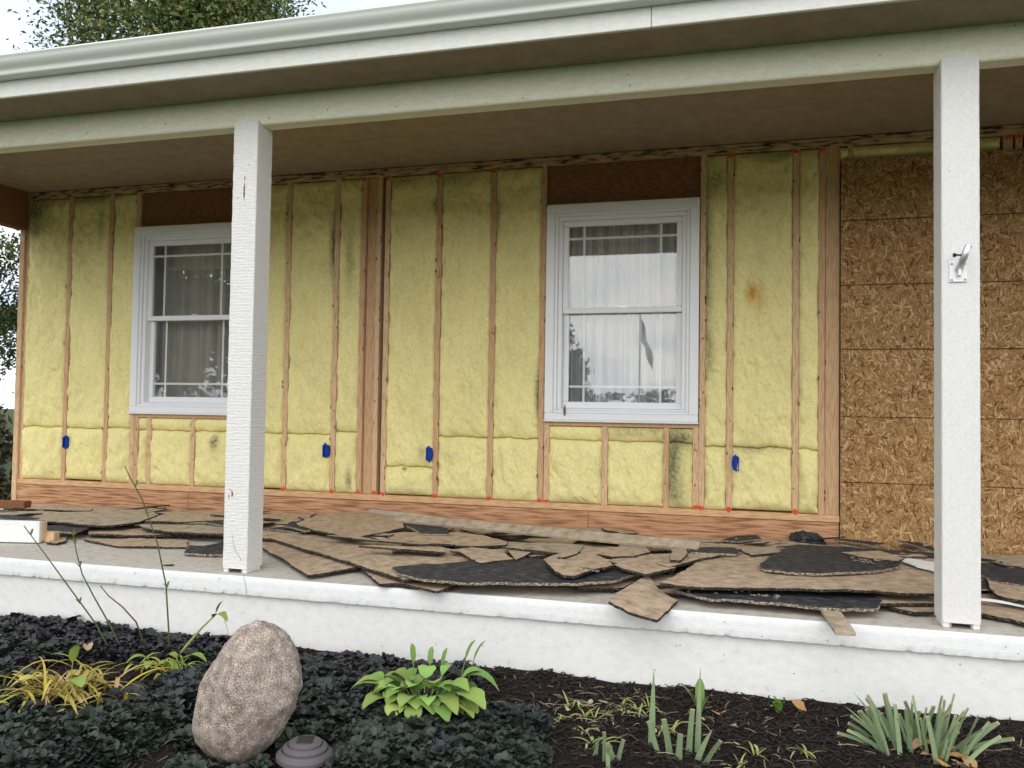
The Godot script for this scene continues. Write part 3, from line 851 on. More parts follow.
func build_bracket() -> void:
	var t := thing("flagpole_bracket", "white metal flagpole bracket screwed to the right post", "flag bracket", Vector3(6.186, 1.21, 1.8945))
	var b := B.new()
	b.box(Vector3(-0.033, -0.042, 0.0), Vector3(0.033, 0.042, 0.006), 0.004)
	put("plate", b.mesh(), M.vinyl, t)
	var dir := Vector3(0.18, 0.78, 0.60).normalized()
	b = B.new(true)
	var ax := Transform3D(Basis(Quaternion(Vector3.UP, dir)), Vector3(0.0, 0.005, 0.012))
	b.lathe([Vector2(0.0, 0.0), Vector2(0.0135, 0.0), Vector2(0.0135, 0.108), Vector2(0.0105, 0.108), Vector2(0.0105, 0.02), Vector2(0.0, 0.02)], 20, ax)
	put("tube", b.mesh(), M.metal, t)
	b = B.new()
	b.box(Vector3(-0.006, -0.02, 0.006), Vector3(0.006, 0.012, 0.03), 0.003)
	put("web", b.mesh(), M.vinyl, t)
	b = B.new()
	b.lathe([Vector2(0.0, 0.0), Vector2(0.0035, 0.0), Vector2(0.0035, 0.018), Vector2(0.008, 0.020), Vector2(0.008, 0.030), Vector2(0.0, 0.031)], 10, Transform3D(Basis(Vector3.BACK, PI / 2), ax * Vector3(-0.012, 0.066, 0)))
	put("thumb_screw", b.mesh(), M.dark, t)
	for p in [[-0.024, -0.032], [0.024, -0.032], [-0.024, 0.032], [0.024, 0.032]]:
		b = B.new()
		b.lathe([Vector2(0.0, 0.0025), Vector2(0.004, 0.0015), Vector2(0.005, 0.0)], 8, Transform3D(Basis(Vector3.RIGHT, PI / 2), Vector3(p[0], p[1], 0.0062)))
		put("screw", b.mesh(), M.galv, t)

# ---------------------------------------------------------------- torn sheathing on the porch floor
# kind (b brown side up, k black side up, g weathered, w white), label, thickness, name, outline as x, y, z of the upper face
const SCRAPS := [
	["b", "brown sheathing board at the bottom of the heap just right of the left post", 0.012, "sheathing_scrap", [2.22,-0.196,0.57,2.32,-0.196,-0.21,2.64,-0.196,-0.28,3.20,-0.196,0.75,3.21,-0.196,1.48,2.64,-0.196,1.17]],
	["b", "wide brown sheathing board at the bottom of the middle of the heap", 0.012, "sheathing_scrap", [2.95,-0.196,0.39,3.14,-0.196,-0.00,3.96,-0.196,0.28,4.76,-0.196,0.44,4.90,-0.196,1.10,4.75,-0.196,1.43,4.22,-0.196,1.63,3.66,-0.196,1.67]],
	["b", "wide brown sheathing board at the bottom of the heap left of the right post", 0.012, "sheathing_scrap", [4.87,-0.196,0.59,5.47,-0.196,0.21,6.43,-0.196,0.19,6.17,-0.196,1.52,5.86,-0.196,1.59,5.44,-0.196,1.57,5.04,-0.196,1.48]],
	["k", "black sheathing board at the bottom of the heap right of the right post", 0.012, "sheathing_scrap", [6.72,-0.196,0.19,7.01,-0.196,0.08,6.58,-0.196,1.53,6.47,-0.196,1.46,6.42,-0.196,1.35]],
	["g", "grey brown sheathing board at the bottom of the heap left of the left post", 0.012, "sheathing_scrap", [0.11,-0.196,0.50,0.60,-0.196,0.03,1.48,-0.196,-0.07,2.20,-0.196,0.96,1.69,-0.196,1.20,1.08,-0.196,1.12]],
	["g", "pale frayed sheathing strip lying along the wall base left of the left post", 0.012, "sheathing_scrap", [-0.14,-0.184,0.23,0.10,-0.184,0.12,0.60,-0.184,0.06,1.50,-0.184,-0.04,1.65,-0.184,0.17,0.53,-0.184,0.56,0.24,-0.184,0.56]],
	["b", "low tan sheathing board under the heap left of the left post", 0.012, "sheathing_scrap", [1.26,-0.180,1.08,1.60,-0.180,0.84,1.97,-0.180,0.89,2.07,-0.180,1.04,1.82,-0.180,1.18,1.45,-0.180,1.28]],
	["g", "grey sheathing board lying flat behind the left post in the heap", 0.012, "sheathing_scrap", [1.61,-0.150,1.02,1.62,-0.150,0.75,2.00,-0.150,0.65,2.34,-0.150,1.15,2.04,-0.150,1.18,1.72,-0.150,1.12]],
	["b", "brown sheathing piece on top beside the left post on its left", 0.012, "sheathing_scrap", [1.59,-0.134,0.95,1.42,-0.134,0.50,1.74,-0.134,0.31,2.03,-0.134,0.72,1.82,-0.134,0.90]],
	["g", "long grey brown sheathing board above the white trim at the far left", 0.012, "sheathing_scrap", [0.37,-0.136,1.04,0.51,-0.136,0.80,0.80,-0.136,0.74,1.18,-0.136,0.39,1.43,-0.136,0.60,1.58,-0.136,0.99,1.52,-0.136,1.16,1.38,-0.136,1.21,1.03,-0.136,1.16,0.50,-0.136,1.15]],
	["k", "black torn sheathing sliver under the long board beside the white trim", 0.012, "sheathing_scrap", [1.05,-0.154,1.26,1.21,-0.154,1.04,1.36,-0.154,1.18,1.44,-0.154,1.38,1.20,-0.154,1.39]],
	["b", "thin brown sheathing strip flat on the concrete left of the left post", 0.012, "sheathing_scrap", [1.52,-0.196,1.39,1.78,-0.196,1.21,2.09,-0.196,1.18,2.25,-0.196,1.39,1.87,-0.196,1.50]],
	["k", "black gritty torn flap beside the left post base", 0.012, "sheathing_scrap", [2.38,-0.190,1.59,2.24,-0.190,1.36,2.34,-0.190,1.36,2.34,-0.190,1.16,2.61,-0.190,1.54,2.51,-0.190,1.58]],
	["b", "small tan scrap next to the white trim end", 0.012, "sheathing_scrap", [1.39,-0.194,1.54,1.33,-0.194,1.40,1.35,-0.194,1.35,1.46,-0.194,1.47,1.47,-0.194,1.55]],
	["b", "brown sheathing piece behind the right side of the left post", 0.012, "sheathing_scrap", [1.98,-0.148,0.28,2.34,-0.148,0.06,2.47,-0.148,0.42,2.45,-0.148,0.65,2.24,-0.148,0.68]],
	["b", "small brown sheathing piece low beside the left post", 0.012, "sheathing_scrap", [2.29,-0.160,0.77,2.38,-0.160,0.68,2.52,-0.160,0.73,2.75,-0.160,0.96,2.70,-0.160,1.15,2.55,-0.160,1.16]],
	["b", "brown sheathing board with pointed front corner right of the left post", 0.012, "sheathing_scrap", [2.43,-0.182,0.97,2.77,-0.182,1.01,3.20,-0.182,1.30,3.48,-0.182,1.46,3.48,-0.182,1.67,3.34,-0.182,1.94,2.98,-0.182,1.58,2.71,-0.182,1.34]],
	["b", "long brown sheathing board with a straight dark front edge, right of the left post", 0.012, "sheathing_scrap", [2.59,-0.158,1.12,2.69,-0.158,1.00,2.83,-0.158,0.86,2.98,-0.158,0.84,3.39,-0.158,0.94,3.74,-0.158,1.11,4.09,-0.158,1.38,4.09,-0.158,1.72,3.86,-0.158,1.98,3.40,-0.158,1.66,2.96,-0.158,1.37]],
	["b", "brown sheathing corner poking out under the long black board", 0.012, "sheathing_scrap", [3.49,-0.186,1.67,3.64,-0.186,1.86,3.74,-0.186,1.99,3.81,-0.186,1.94,4.04,-0.186,2.04,4.09,-0.186,1.87,4.15,-0.186,1.67,3.85,-0.186,1.48]],
	["k", "black frayed scrap at the left end of the top brown board", 0.012, "sheathing_scrap", [2.54,-0.128,0.82,2.49,-0.128,0.63,2.59,-0.128,0.65,2.80,-0.128,0.86,2.80,-0.128,1.00]],
	["b", "top brown sheathing board of the heap, between the left post and the pale strip", 0.012, "sheathing_scrap", [2.59,-0.120,0.76,2.51,-0.120,0.30,2.64,-0.120,0.06,2.81,-0.120,0.05,3.12,-0.120,0.28,3.32,-0.120,0.71,3.26,-0.120,0.92,3.22,-0.120,1.10,3.17,-0.120,1.16,2.89,-0.120,1.02,2.68,-0.120,0.87]],
	["b", "brown sheathing board with a ragged front edge below the pale strip", 0.012, "sheathing_scrap", [3.24,-0.138,0.84,3.35,-0.138,0.75,3.61,-0.138,0.65,3.83,-0.138,0.70,4.04,-0.138,0.86,4.07,-0.138,1.01,3.89,-0.138,1.11,3.73,-0.138,1.10,3.39,-0.138,1.07]],
	["b", "small wavy brown sheathing strip in the middle of the heap", 0.012, "sheathing_scrap", [3.48,-0.140,1.25,3.52,-0.140,1.16,3.77,-0.140,1.22,3.82,-0.140,1.33,3.79,-0.140,1.41,3.60,-0.140,1.38,3.56,-0.140,1.43]],
	["b", "small brown four sided scrap above the long black board", 0.012, "sheathing_scrap", [3.86,-0.136,1.27,3.91,-0.136,1.15,4.09,-0.136,1.19,4.23,-0.136,1.43,4.10,-0.136,1.59]],
	["k", "small black three sided scrap under the left end of the pale strip", 0.012, "sheathing_scrap", [3.20,-0.126,0.47,3.22,-0.126,0.36,3.56,-0.126,0.57,3.65,-0.126,0.81,3.51,-0.126,0.86]],
	["b", "tiny brown scrap right of the four sided one", 0.012, "sheathing_scrap", [4.12,-0.134,1.16,4.27,-0.134,1.20,4.25,-0.134,1.46]],
	["g", "grey brown sheathing board under the middle of the pale strip", 0.012, "sheathing_scrap", [4.02,-0.150,0.83,4.48,-0.150,0.73,4.50,-0.150,1.05,4.28,-0.150,1.26,4.11,-0.150,1.16]],
	["b", "tan sheathing board under the right end of the long black board", 0.012, "sheathing_scrap", [4.56,-0.180,1.68,4.68,-0.180,1.54,4.87,-0.180,1.37,4.89,-0.180,1.49,4.83,-0.180,1.71,4.65,-0.180,1.79]],
	["k", "long black sheathing board face up with pale scored lines, front of the heap", 0.012, "sheathing_scrap", [3.72,-0.144,1.80,3.78,-0.144,1.72,3.96,-0.144,1.57,4.29,-0.144,1.33,4.53,-0.144,1.30,4.72,-0.144,1.40,4.89,-0.144,1.53,4.81,-0.144,1.73,4.64,-0.144,1.88,4.44,-0.144,1.91,4.17,-0.144,2.01,3.95,-0.144,2.01,3.81,-0.144,1.94]],
	["b", "brown sheathing piece with a curved dark front edge, on the long black board", 0.012, "sheathing_scrap", [4.40,-0.116,1.48,4.43,-0.116,1.32,4.50,-0.116,1.16,4.60,-0.116,1.19,4.72,-0.116,1.39,4.76,-0.116,1.52,4.68,-0.116,1.68,4.63,-0.116,1.83,4.58,-0.116,1.84,4.52,-0.116,1.76]],
	["b", "narrow brown splinter of sheathing on the curved piece", 0.012, "sheathing_scrap", [4.47,-0.104,1.47,4.49,-0.104,1.34,4.54,-0.104,1.22,4.54,-0.104,1.32,4.51,-0.104,1.45]],
	["b", "brown torn scrap below the middle of the pale strip", 0.012, "sheathing_scrap", [4.61,-0.116,1.22,4.65,-0.116,1.00,4.86,-0.116,0.96,4.89,-0.116,1.08,4.82,-0.116,1.23,4.72,-0.116,1.30]],
	["b", "flat brown scrap in the middle of the small torn pieces", 0.012, "sheathing_scrap", [4.70,-0.124,1.35,4.81,-0.124,1.19,5.00,-0.124,1.02,5.03,-0.124,1.29,4.77,-0.124,1.44]],
	["b", "brown scrap with a rounded front edge, just above the hanging diamond piece", 0.012, "sheathing_scrap", [4.75,-0.118,1.49,4.87,-0.118,1.41,5.02,-0.118,1.33,5.05,-0.118,1.48,4.93,-0.118,1.68,4.82,-0.118,1.59]],
	["b", "ragged brown scrap at the left end of the largest board", 0.012, "sheathing_scrap", [4.95,-0.114,1.41,5.01,-0.114,1.21,5.08,-0.114,1.06,5.15,-0.114,1.03,5.26,-0.114,1.05,5.17,-0.114,1.18,5.09,-0.114,1.35,5.02,-0.114,1.49]],
	["g", "small grey upright scrap at the right end of the pale strip", 0.012, "sheathing_scrap", [5.00,-0.100,0.97,5.07,-0.100,0.98,5.09,-0.100,1.14,5.07,-0.100,1.36,5.02,-0.100,1.38]],
	["k", "narrow black scrap at the right end of the pale strip", 0.012, "sheathing_scrap", [5.07,-0.106,0.91,5.32,-0.106,0.81,5.36,-0.106,0.93,5.33,-0.106,1.04,5.10,-0.106,1.07]],
	["g", "pale sheathing scrap behind the hanging diamond piece", 0.012, "sheathing_scrap", [4.92,-0.166,1.55,4.97,-0.166,1.41,5.05,-0.166,1.43,5.07,-0.166,1.62,4.97,-0.166,1.70]],
	["b", "brown diamond shaped sheathing piece hanging over the porch edge", 0.012, "sheathing_scrap", [4.82,-0.166,2.07,4.83,-0.164,1.89,4.93,-0.144,1.57,4.98,-0.168,1.69,5.06,-0.184,1.82,5.09,-0.188,1.85,5.03,-0.207,2.16,4.96,-0.208,2.11,4.91,-0.198,2.10]],
	["k", "black sheathing board with a pale frayed edge under the largest board", 0.012, "sheathing_scrap", [5.08,-0.164,1.76,5.31,-0.164,1.57,5.88,-0.164,1.48,5.94,-0.164,1.67,5.90,-0.164,1.83,5.77,-0.164,1.89,5.55,-0.164,1.88,5.35,-0.164,1.87,5.24,-0.164,1.89,5.14,-0.164,1.83]],
	["b", "thin brown board edge under the largest board beside the right post", 0.012, "sheathing_scrap", [5.86,-0.166,1.65,6.04,-0.166,1.50,6.18,-0.166,1.51,6.16,-0.166,1.64,5.92,-0.166,1.72]],
	["b", "brown sheathing scrap lowest beside the right post on its left", 0.012, "sheathing_scrap", [5.96,-0.186,1.67,6.05,-0.186,1.57,6.18,-0.186,1.54,6.14,-0.186,1.72,6.05,-0.186,1.75,6.00,-0.186,1.72]],
	["b", "largest brown sheathing board, left of the right post, with a black front edge", 0.012, "sheathing_scrap", [5.01,-0.126,1.82,5.09,-0.126,1.50,5.15,-0.126,1.17,5.23,-0.126,0.99,5.48,-0.126,0.76,5.83,-0.126,0.63,6.21,-0.126,0.53,6.38,-0.126,0.66,6.18,-0.126,1.64,5.88,-0.126,1.68,5.60,-0.126,1.72,5.31,-0.126,1.80,5.10,-0.126,1.86]],
	["g", "pale brown scrap behind the black piece on the largest board", 0.012, "sheathing_scrap", [5.35,-0.114,0.82,5.54,-0.114,0.68,5.57,-0.114,0.84,5.41,-0.114,1.00]],
	["k", "black sheathing strip along the wall behind the largest board", 0.012, "sheathing_scrap", [5.55,-0.122,0.59,5.69,-0.122,0.46,6.42,-0.122,0.51,6.37,-0.122,0.72,6.02,-0.122,0.79,5.83,-0.122,0.73,5.62,-0.122,0.67]],
	["k", "black sheathing piece with a worn right tip on the largest board", 0.012, "sheathing_scrap", [5.44,-0.108,1.32,5.49,-0.108,1.10,5.58,-0.108,0.77,5.67,-0.108,0.67,5.90,-0.108,0.82,6.02,-0.108,0.96,6.13,-0.108,1.01,6.09,-0.108,1.14,5.97,-0.108,1.28,5.84,-0.108,1.36,5.68,-0.108,1.44,5.55,-0.108,1.46,5.46,-0.108,1.42]],
	["b", "brown scrap at the tip of the black piece, near the OSB", 0.012, "sheathing_scrap", [5.87,-0.100,0.82,6.08,-0.100,0.70,6.16,-0.100,0.89,6.12,-0.100,1.00,5.95,-0.100,0.94]],
	["w", "white painted scrap against the left side of the right post", 0.008, "painted_scrap", [6.15,-0.104,0.94,6.19,-0.104,0.86,6.30,-0.104,0.94,6.27,-0.104,1.20,6.19,-0.104,1.09]],
	["g", "grey brown sheathing board along the OSB right of the right post", 0.012, "sheathing_scrap", [6.71,-0.176,0.10,7.06,-0.176,-0.10,6.96,-0.176,0.25,6.76,-0.176,0.35,6.65,-0.176,0.33]],
	["g", "grey torn scrap above the black board right of the right post", 0.012, "sheathing_scrap", [6.69,-0.134,0.59,6.89,-0.134,0.49,6.81,-0.134,0.76,6.66,-0.134,0.81]],
	["k", "black sheathing board right of the right post", 0.012, "sheathing_scrap", [6.54,-0.134,0.71,6.68,-0.134,0.63,6.78,-0.134,0.85,6.64,-0.134,1.31,6.52,-0.134,1.22,6.47,-0.134,1.02]],
	["b", "lowest brown sheathing board right of the right post", 0.012, "sheathing_scrap", [6.40,-0.186,1.28,6.51,-0.186,1.20,6.63,-0.186,1.36,6.49,-0.186,1.85,6.39,-0.186,1.74,6.34,-0.186,1.71,6.30,-0.186,1.67]],
	["b", "upper brown sheathing board right of the right post", 0.012, "sheathing_scrap", [6.49,-0.142,1.12,6.57,-0.142,1.04,6.68,-0.142,1.22,6.56,-0.142,1.63,6.45,-0.142,1.55,6.43,-0.142,1.50,6.45,-0.142,1.30]],
]

func scrap(d: Array, idx: int) -> void:
	var raw: Array = d[4]
	var poly := []
	for i in raw.size() / 3:
		poly.append(Vector3(raw[i * 3], raw[i * 3 + 1], maxf(raw[i * 3 + 2], 0.035)))
	var cen := Vector3.ZERO
	for v in poly: cen += v
	cen /= poly.size()
	var th: float = d[2]
	# broken rim: the outline with small irregular steps
	var rim := []
	var step := 0.016
	for i in poly.size():
		var a: Vector3 = poly[i]
		var b: Vector3 = poly[(i + 1) % poly.size()]
		var n := maxi(1, int(a.distance_to(b) / step))
		var rough := 0.008 if hash(i * 7 + idx * 13) % 3 == 0 else 0.0025
		var side := (b - a).cross(Vector3.UP).normalized()
		for k in n:
			var p := a.lerp(b, float(k) / n)
			if k > 0: p += side * (rough * (nf.get_noise_2d(p.x * 700.0, p.z * 700.0 + idx * 5.0) + 0.5 * rng.randf_range(-1, 1)) + rough * 1.2 * nz.get_noise_2d(p.x * 110.0, p.z * 110.0 + idx * 7.0))
			rim.append(p)
	var size := 0.0
	for v in poly: size = maxf(size, cen.distance_to(v))
	var curl := rng.randf_range(-0.3, 0.6) * minf(0.008, size * 0.015)
	var warp := func(p: Vector3) -> float:
		var q := (p - cen) / maxf(size, 0.01)
		return curl * (q.length_squared() - 0.35) + minf(0.006, size * 0.012) * nz.get_noise_2d(p.x * 40.0 + idx * 9.0, p.z * 40.0)
	var levels := [0.0, 0.3, 0.6, 0.85, 0.965, 1.0]
	var N := rim.size()
	var rings := []
	for l in levels:
		var ring_pts := []
		for j in N:
			var p: Vector3 = cen.lerp(rim[j], l)
			p.y += warp.call(p)
			ring_pts.append(p)
		rings.append(ring_pts)
	var mesh := ArrayMesh.new()
	# faces: 0 upper, 1 lower, 2 broken edge
	var top := B.new(true)
	var bot := B.new(true)
	var down := Vector3(0, -th, 0)
	for l in levels.size() - 1:
		for j in N:
			var j2 := (j + 1) % N
			var p0: Vector3 = rings[l][j]; var p1: Vector3 = rings[l][j2]; var p2: Vector3 = rings[l + 1][j2]; var p3: Vector3 = rings[l + 1][j]
			if l > 0:
				top.tri(p0, p1, p2)
				bot.tri(p0 + down, p2 + down, p1 + down)
			top.tri(p0, p2, p3)
			bot.tri(p0 + down, p3 + down, p2 + down)
	var edge := B.new()
	for j in N:
		var j2 := (j + 1) % N
		var a: Vector3 = rings[-1][j]
		var b: Vector3 = rings[-1][j2]
		var out := Vector3(a.x - cen.x, 0, a.z - cen.z).normalized()
		var m1 := a + down * 0.45 + out * rng.randf_range(-0.003, 0.004)
		var m2 := b + down * 0.45 + out * 0.001
		edge.quad(a, b, m2, m1)
		edge.quad(m1, m2, b + down, a + down)
	top.st.generate_normals(); bot.st.generate_normals(); edge.st.generate_normals()
	top.st.commit(mesh); bot.st.commit(mesh); edge.st.commit(mesh)
	var kind: String = d[0]
	var o := put(d[3], mesh, null)
	var up: Material = M["fib_" + kind]
	o.set_surface_override_material(0, up)
	o.set_surface_override_material(1, M.fib_b if kind == "k" else M.fib_k if kind != "w" else M.fib_w)
	o.set_surface_override_material(2, M.fib_edge if kind in ["b", "g"] else M.fray if kind == "k" else M.fib_w)
	tag(o, d[1], "scrap board", "torn sheathing heaped on the porch")

func beam_between(a: Vector3, b: Vector3, w: float, h: float, tilt: float, c: float) -> ArrayMesh:
	# a straight board from a to b, w wide, h thick, rolled about its length
	var x := (b - a).normalized()
	var side := x.cross(Vector3.UP).normalized()
	var up := side.cross(x).normalized()
	var s2 := side.rotated(x, tilt)
	var u2 := up.rotated(x, tilt)
	var L := a.distance_to(b)
	var m := B.new()
	m.box(Vector3(0, -h / 2, -w / 2), Vector3(L, h / 2, w / 2), c, Transform3D(Basis(x, u2, s2), a))
	return m.mesh()

func build_debris() -> void:
	for i in SCRAPS.size(): scrap(SCRAPS[i], i)
	# smaller broken bits strewn through the heap: x range, z range, height range, count, size range, where
	var zones := [[0.35, 2.75, 0.08, 1.0, 0.045, 0.075, 16, 0.06, 0.22, "left of the left post"], [3.0, 5.4, 0.06, 0.55, 0.03, 0.06, 16, 0.06, 0.24, "between the pale strip and the wall"], [3.1, 5.3, 0.9, 1.75, 0.062, 0.10, 6, 0.04, 0.11, "on the middle of the heap"], [5.3, 6.1, 0.08, 0.5, 0.05, 0.08, 8, 0.06, 0.2, "along the wall left of the right post"], [6.3, 6.8, 0.1, 0.9, 0.06, 0.09, 7, 0.06, 0.18, "right of the right post"], [1.6, 6.5, 1.35, 1.85, 0.004, 0.010, 16, 0.008, 0.03, "lying loose on the bare concrete floor"]]
	var num := 100
	# broken strips of board lying mostly along the wall under the larger pieces: x, z, height ranges, count, where
	for q in [[0.3, 2.6, 0.22, 1.15, 0.014, 0.062, 17, "left of the left post"], [2.9, 5.6, 0.14, 0.75, 0.014, 0.06, 17, "behind the pale wood strip"], [3.45, 5.6, 0.8, 1.7, 0.014, 0.05, 18, "deep in the middle of the heap"], [5.2, 6.05, 0.8, 1.5, 0.014, 0.04, 6, "under the largest board"], [3.1, 5.2, 0.75, 1.45, 0.066, 0.098, 6, "on top of the middle of the heap"], [0.5, 2.7, 0.5, 1.25, 0.06, 0.09, 5, "on top of the heap left of the left post"], [5.2, 6.0, 0.15, 0.6, 0.02, 0.06, 6, "by the wall left of the right post"], [6.35, 7.0, 0.2, 1.2, 0.014, 0.06, 8, "right of the right post"]]:
		for k in q[6]:
			var top: bool = q[4] > 0.055
			var L := rng.randf_range(0.2, 0.6) if top else rng.randf_range(0.35, 0.95)
			var W := rng.randf_range(0.05, 0.15) if top else rng.randf_range(0.09, 0.26)
			var c := Vector3(rng.randf_range(q[0], q[1]), FLOOR_Y + lerpf(q[4], q[5], (k + 0.5) / q[6]), rng.randf_range(q[2], q[3]))
			var turn := rng.randfn(0.0, 0.16)
			var tx := rng.randf_range(-0.03, 0.03)
			var tz := rng.randf_range(-0.02, 0.07)
			var flat := []
			for e in [[-0.5, -0.5], [-0.5 - rng.randf_range(-0.1, 0.15), 0.5], [0.5 + rng.randf_range(-0.15, 0.1), 0.5], [0.5, 0.1], [0.5 + rng.randf_range(-0.2, 0.05), -0.5]]:
				var p := Vector3(e[0] * L, 0, e[1] * W).rotated(Vector3.UP, turn)
				flat.append_array([c.x + p.x, maxf(c.y + p.x * tx - p.z * tz, FLOOR_Y + 0.0128), clampf(c.z + p.z, 0.05, 1.9)])
			var kd: String = ["b", "g", "g", "b", "k", "b", "g"][rng.randi() % 7]
			scrap([kd, "broken " + {"b": "brown", "g": "grey brown", "k": "black"}[kd] + " sheathing strip " + q[7], 0.010, "sheathing_scrap", flat], num)
			num += 1
	for q in zones:
		for k in q[6]:
			var c := Vector3(rng.randf_range(q[0], q[1]), FLOOR_Y + rng.randf_range(q[4], q[5]), rng.randf_range(q[2], q[3]))
			var sz := rng.randf_range(q[7], q[8])
			var turn := rng.randf() * TAU
			var sides := rng.randi_range(3, 5)
			var flat := []
			var tilt := Vector3(rng.randf_range(-0.16, 0.16), 0, rng.randf_range(-0.05, 0.12))
			for j in sides:
				var an := TAU * (j + rng.randf_range(-0.3, 0.3)) / sides
				var p := Vector3(cos(an) * sz * rng.randf_range(0.8, 1.5), 0, sin(an) * sz * 0.75).rotated(Vector3.UP, turn)
				p.y = p.dot(tilt)
				flat.append_array([c.x + p.x, maxf(c.y + p.y, FLOOR_Y + 0.0125 if sz > 0.031 else FLOOR_Y + 0.006), c.z + p.z])
			var kd: String = ["b", "b", "g", "k"][rng.randi() % 4]
			scrap([kd, ("small " if sz < 0.12 else "") + {"b": "brown", "g": "grey brown", "k": "black"}[kd] + " torn sheathing scrap " + q[9], 0.009 if sz > 0.031 else 0.005, "sheathing_scrap", flat], num)
			num += 1
	# remains of the maker's print, pale worn strokes nobody can read any more
	for q in [["black sheathing piece with a worn right tip", 5.90, 6.02, 0.86, 1.08, FLOOR_Y + 0.1085, 22], ["black sheathing board with a pale frayed edge", 5.10, 5.50, 1.70, 1.80, FLOOR_Y + 0.0525, 18]]:
		for o in get_children():
			if not str(o.get_meta("label", "")).begins_with(q[0]): continue
			for k in q[6]:
				var x := rng.randf_range(q[1], q[2])
				var z := rng.randf_range(q[3], q[4])
				var mk := B.new()
				var L := rng.randf_range(0.012, 0.034)
				var along := Vector3(L, 0, 0) if rng.randf() < 0.5 else Vector3(0.012, 0, L)
				mk.box(Vector3(x, q[5] - 0.004, z), Vector3(x, q[5], z) + Vector3(maxf(along.x, 0.006), 0, maxf(along.z, 0.008)), 0.0005)
				put("print_mark", mk.mesh(), M.fray, o)
	var g := "lumber offcuts among the torn sheathing"
	tag(put("wood_strip", beam_between(Vector3(3.14, -0.100, 0.42), Vector3(5.14, -0.096, 0.93), 0.085, 0.018, 0.42, 0.002), M.fib_g), "long pale grey wood strip lying across the heap in front of the wall", "board", g)
	tag(put("metal_flashing", beam_between(Vector3(2.76, -0.112, 0.045), Vector3(3.53, -0.116, 0.33), 0.05, 0.002, 0.5, 0.0005), M.metal), "thin silver metal flashing strip against the wall behind the heap", "flashing")
	tag(put("wood_stake", beam_between(Vector3(5.70, -0.178, 1.70), Vector3(5.735, -0.196, 2.17), 0.075, 0.016, 0.0, 0.002), M.fib_g), "short raw wood strip poking out over the porch edge", "wood strip", g)
	var trim := thing("trim_board", "white painted board end lying on the porch floor at the far left", "board", Vector3.ZERO)
	put("painted_face", beam_between(Vector3(-0.6, -0.140, 1.98), Vector3(1.325, -0.140, 1.52), 0.03, 0.128, 0.0, 0.003), M.cap, trim)
	put("raw_back", beam_between(Vector3(-0.6, -0.140, 1.944), Vector3(1.322, -0.140, 1.484), 0.04, 0.115, 0.0, 0.003), M.stud, trim)
	tag(put("wood_block", beam_between(Vector3(1.30, -0.178, 1.46), Vector3(1.375, -0.178, 1.45), 0.055, 0.062, 0.0, 0.004), M.stud3), "small raw wood block beside the white board end", "wood block", g)
	tag(put("old_lumber", beam_between(Vector3(-0.9, -0.100, 1.02), Vector3(0.40, -0.104, 0.72), 0.09, 0.05, 0.0, 0.004), M.oldwood), "dark reddish lumber end on top of the heap at the far left", "lumber", g)
	# crumpled felt against the rim board
	var felt := func(i: int, j: int) -> Vector3:
		var s := i / 26.0
		var t := j / 14.0
		var x := lerpf(5.655, 5.885, s)
		var h := (0.075 + 0.03 * nz.get_noise_2d(x * 90.0, 4.0)) * (1.0 - pow(absf(2.0 * s - 0.9), 3.0))
		var n := nf.get_noise_2d(x * 420.0, t * 34.0) * 0.016
		return Vector3(x + n, -0.185 + maxf(0.0, h) * sin(PI * t * 0.62) * 1.25, 0.085 - 0.075 * t + n + 0.012 * sin(s * 23.0))
	tag(put("torn_felt", grid(26, 14, felt), M.fib_k), "crumpled black felt pushed against the rim board beside the OSB", "felt")
	# curled paper edge right of the right post
	var paper := func(i: int, j: int) -> Vector3:
		var s := i / 20.0
		var x := lerpf(6.30, 6.78, s)
		return Vector3(x, -0.168 + 0.004 * sin(s * 9.0) + 0.010 * sin(PI * j / 3.0), 1.50 + 0.30 * s * s + 0.010 * j)
	tag(put("torn_paper", grid(20, 3, paper), M.fib_w), "curled white paper edge between the boards right of the right post", "paper")
	# dark twig of wood caught on the window sill
	var sp := B.new()
	sp.tube([Vector3(4.197, 0.600, 0.034), Vector3(4.193, 0.640, 0.022), Vector3(4.196, 0.672, 0.014)], [0.006, 0.008, 0.003], 6, true)
	tag(put("wood_splinter", sp.mesh(), M.oldwood), "small brown splinter on the sill of the middle window", "splinter")

# ---------------------------------------------------------------- garden
func soil_y(x: float, z: float) -> float:
	return SOIL_Y + 0.016 * nz.get_noise_2d(x * 14.0, z * 14.0) + 0.008 * nf.get_noise_2d(x * 60.0, z * 60.0) + 0.02 * exp(-(z - 1.94) / 0.12) - 0.02 * maxf(0.0, z - 2.6)

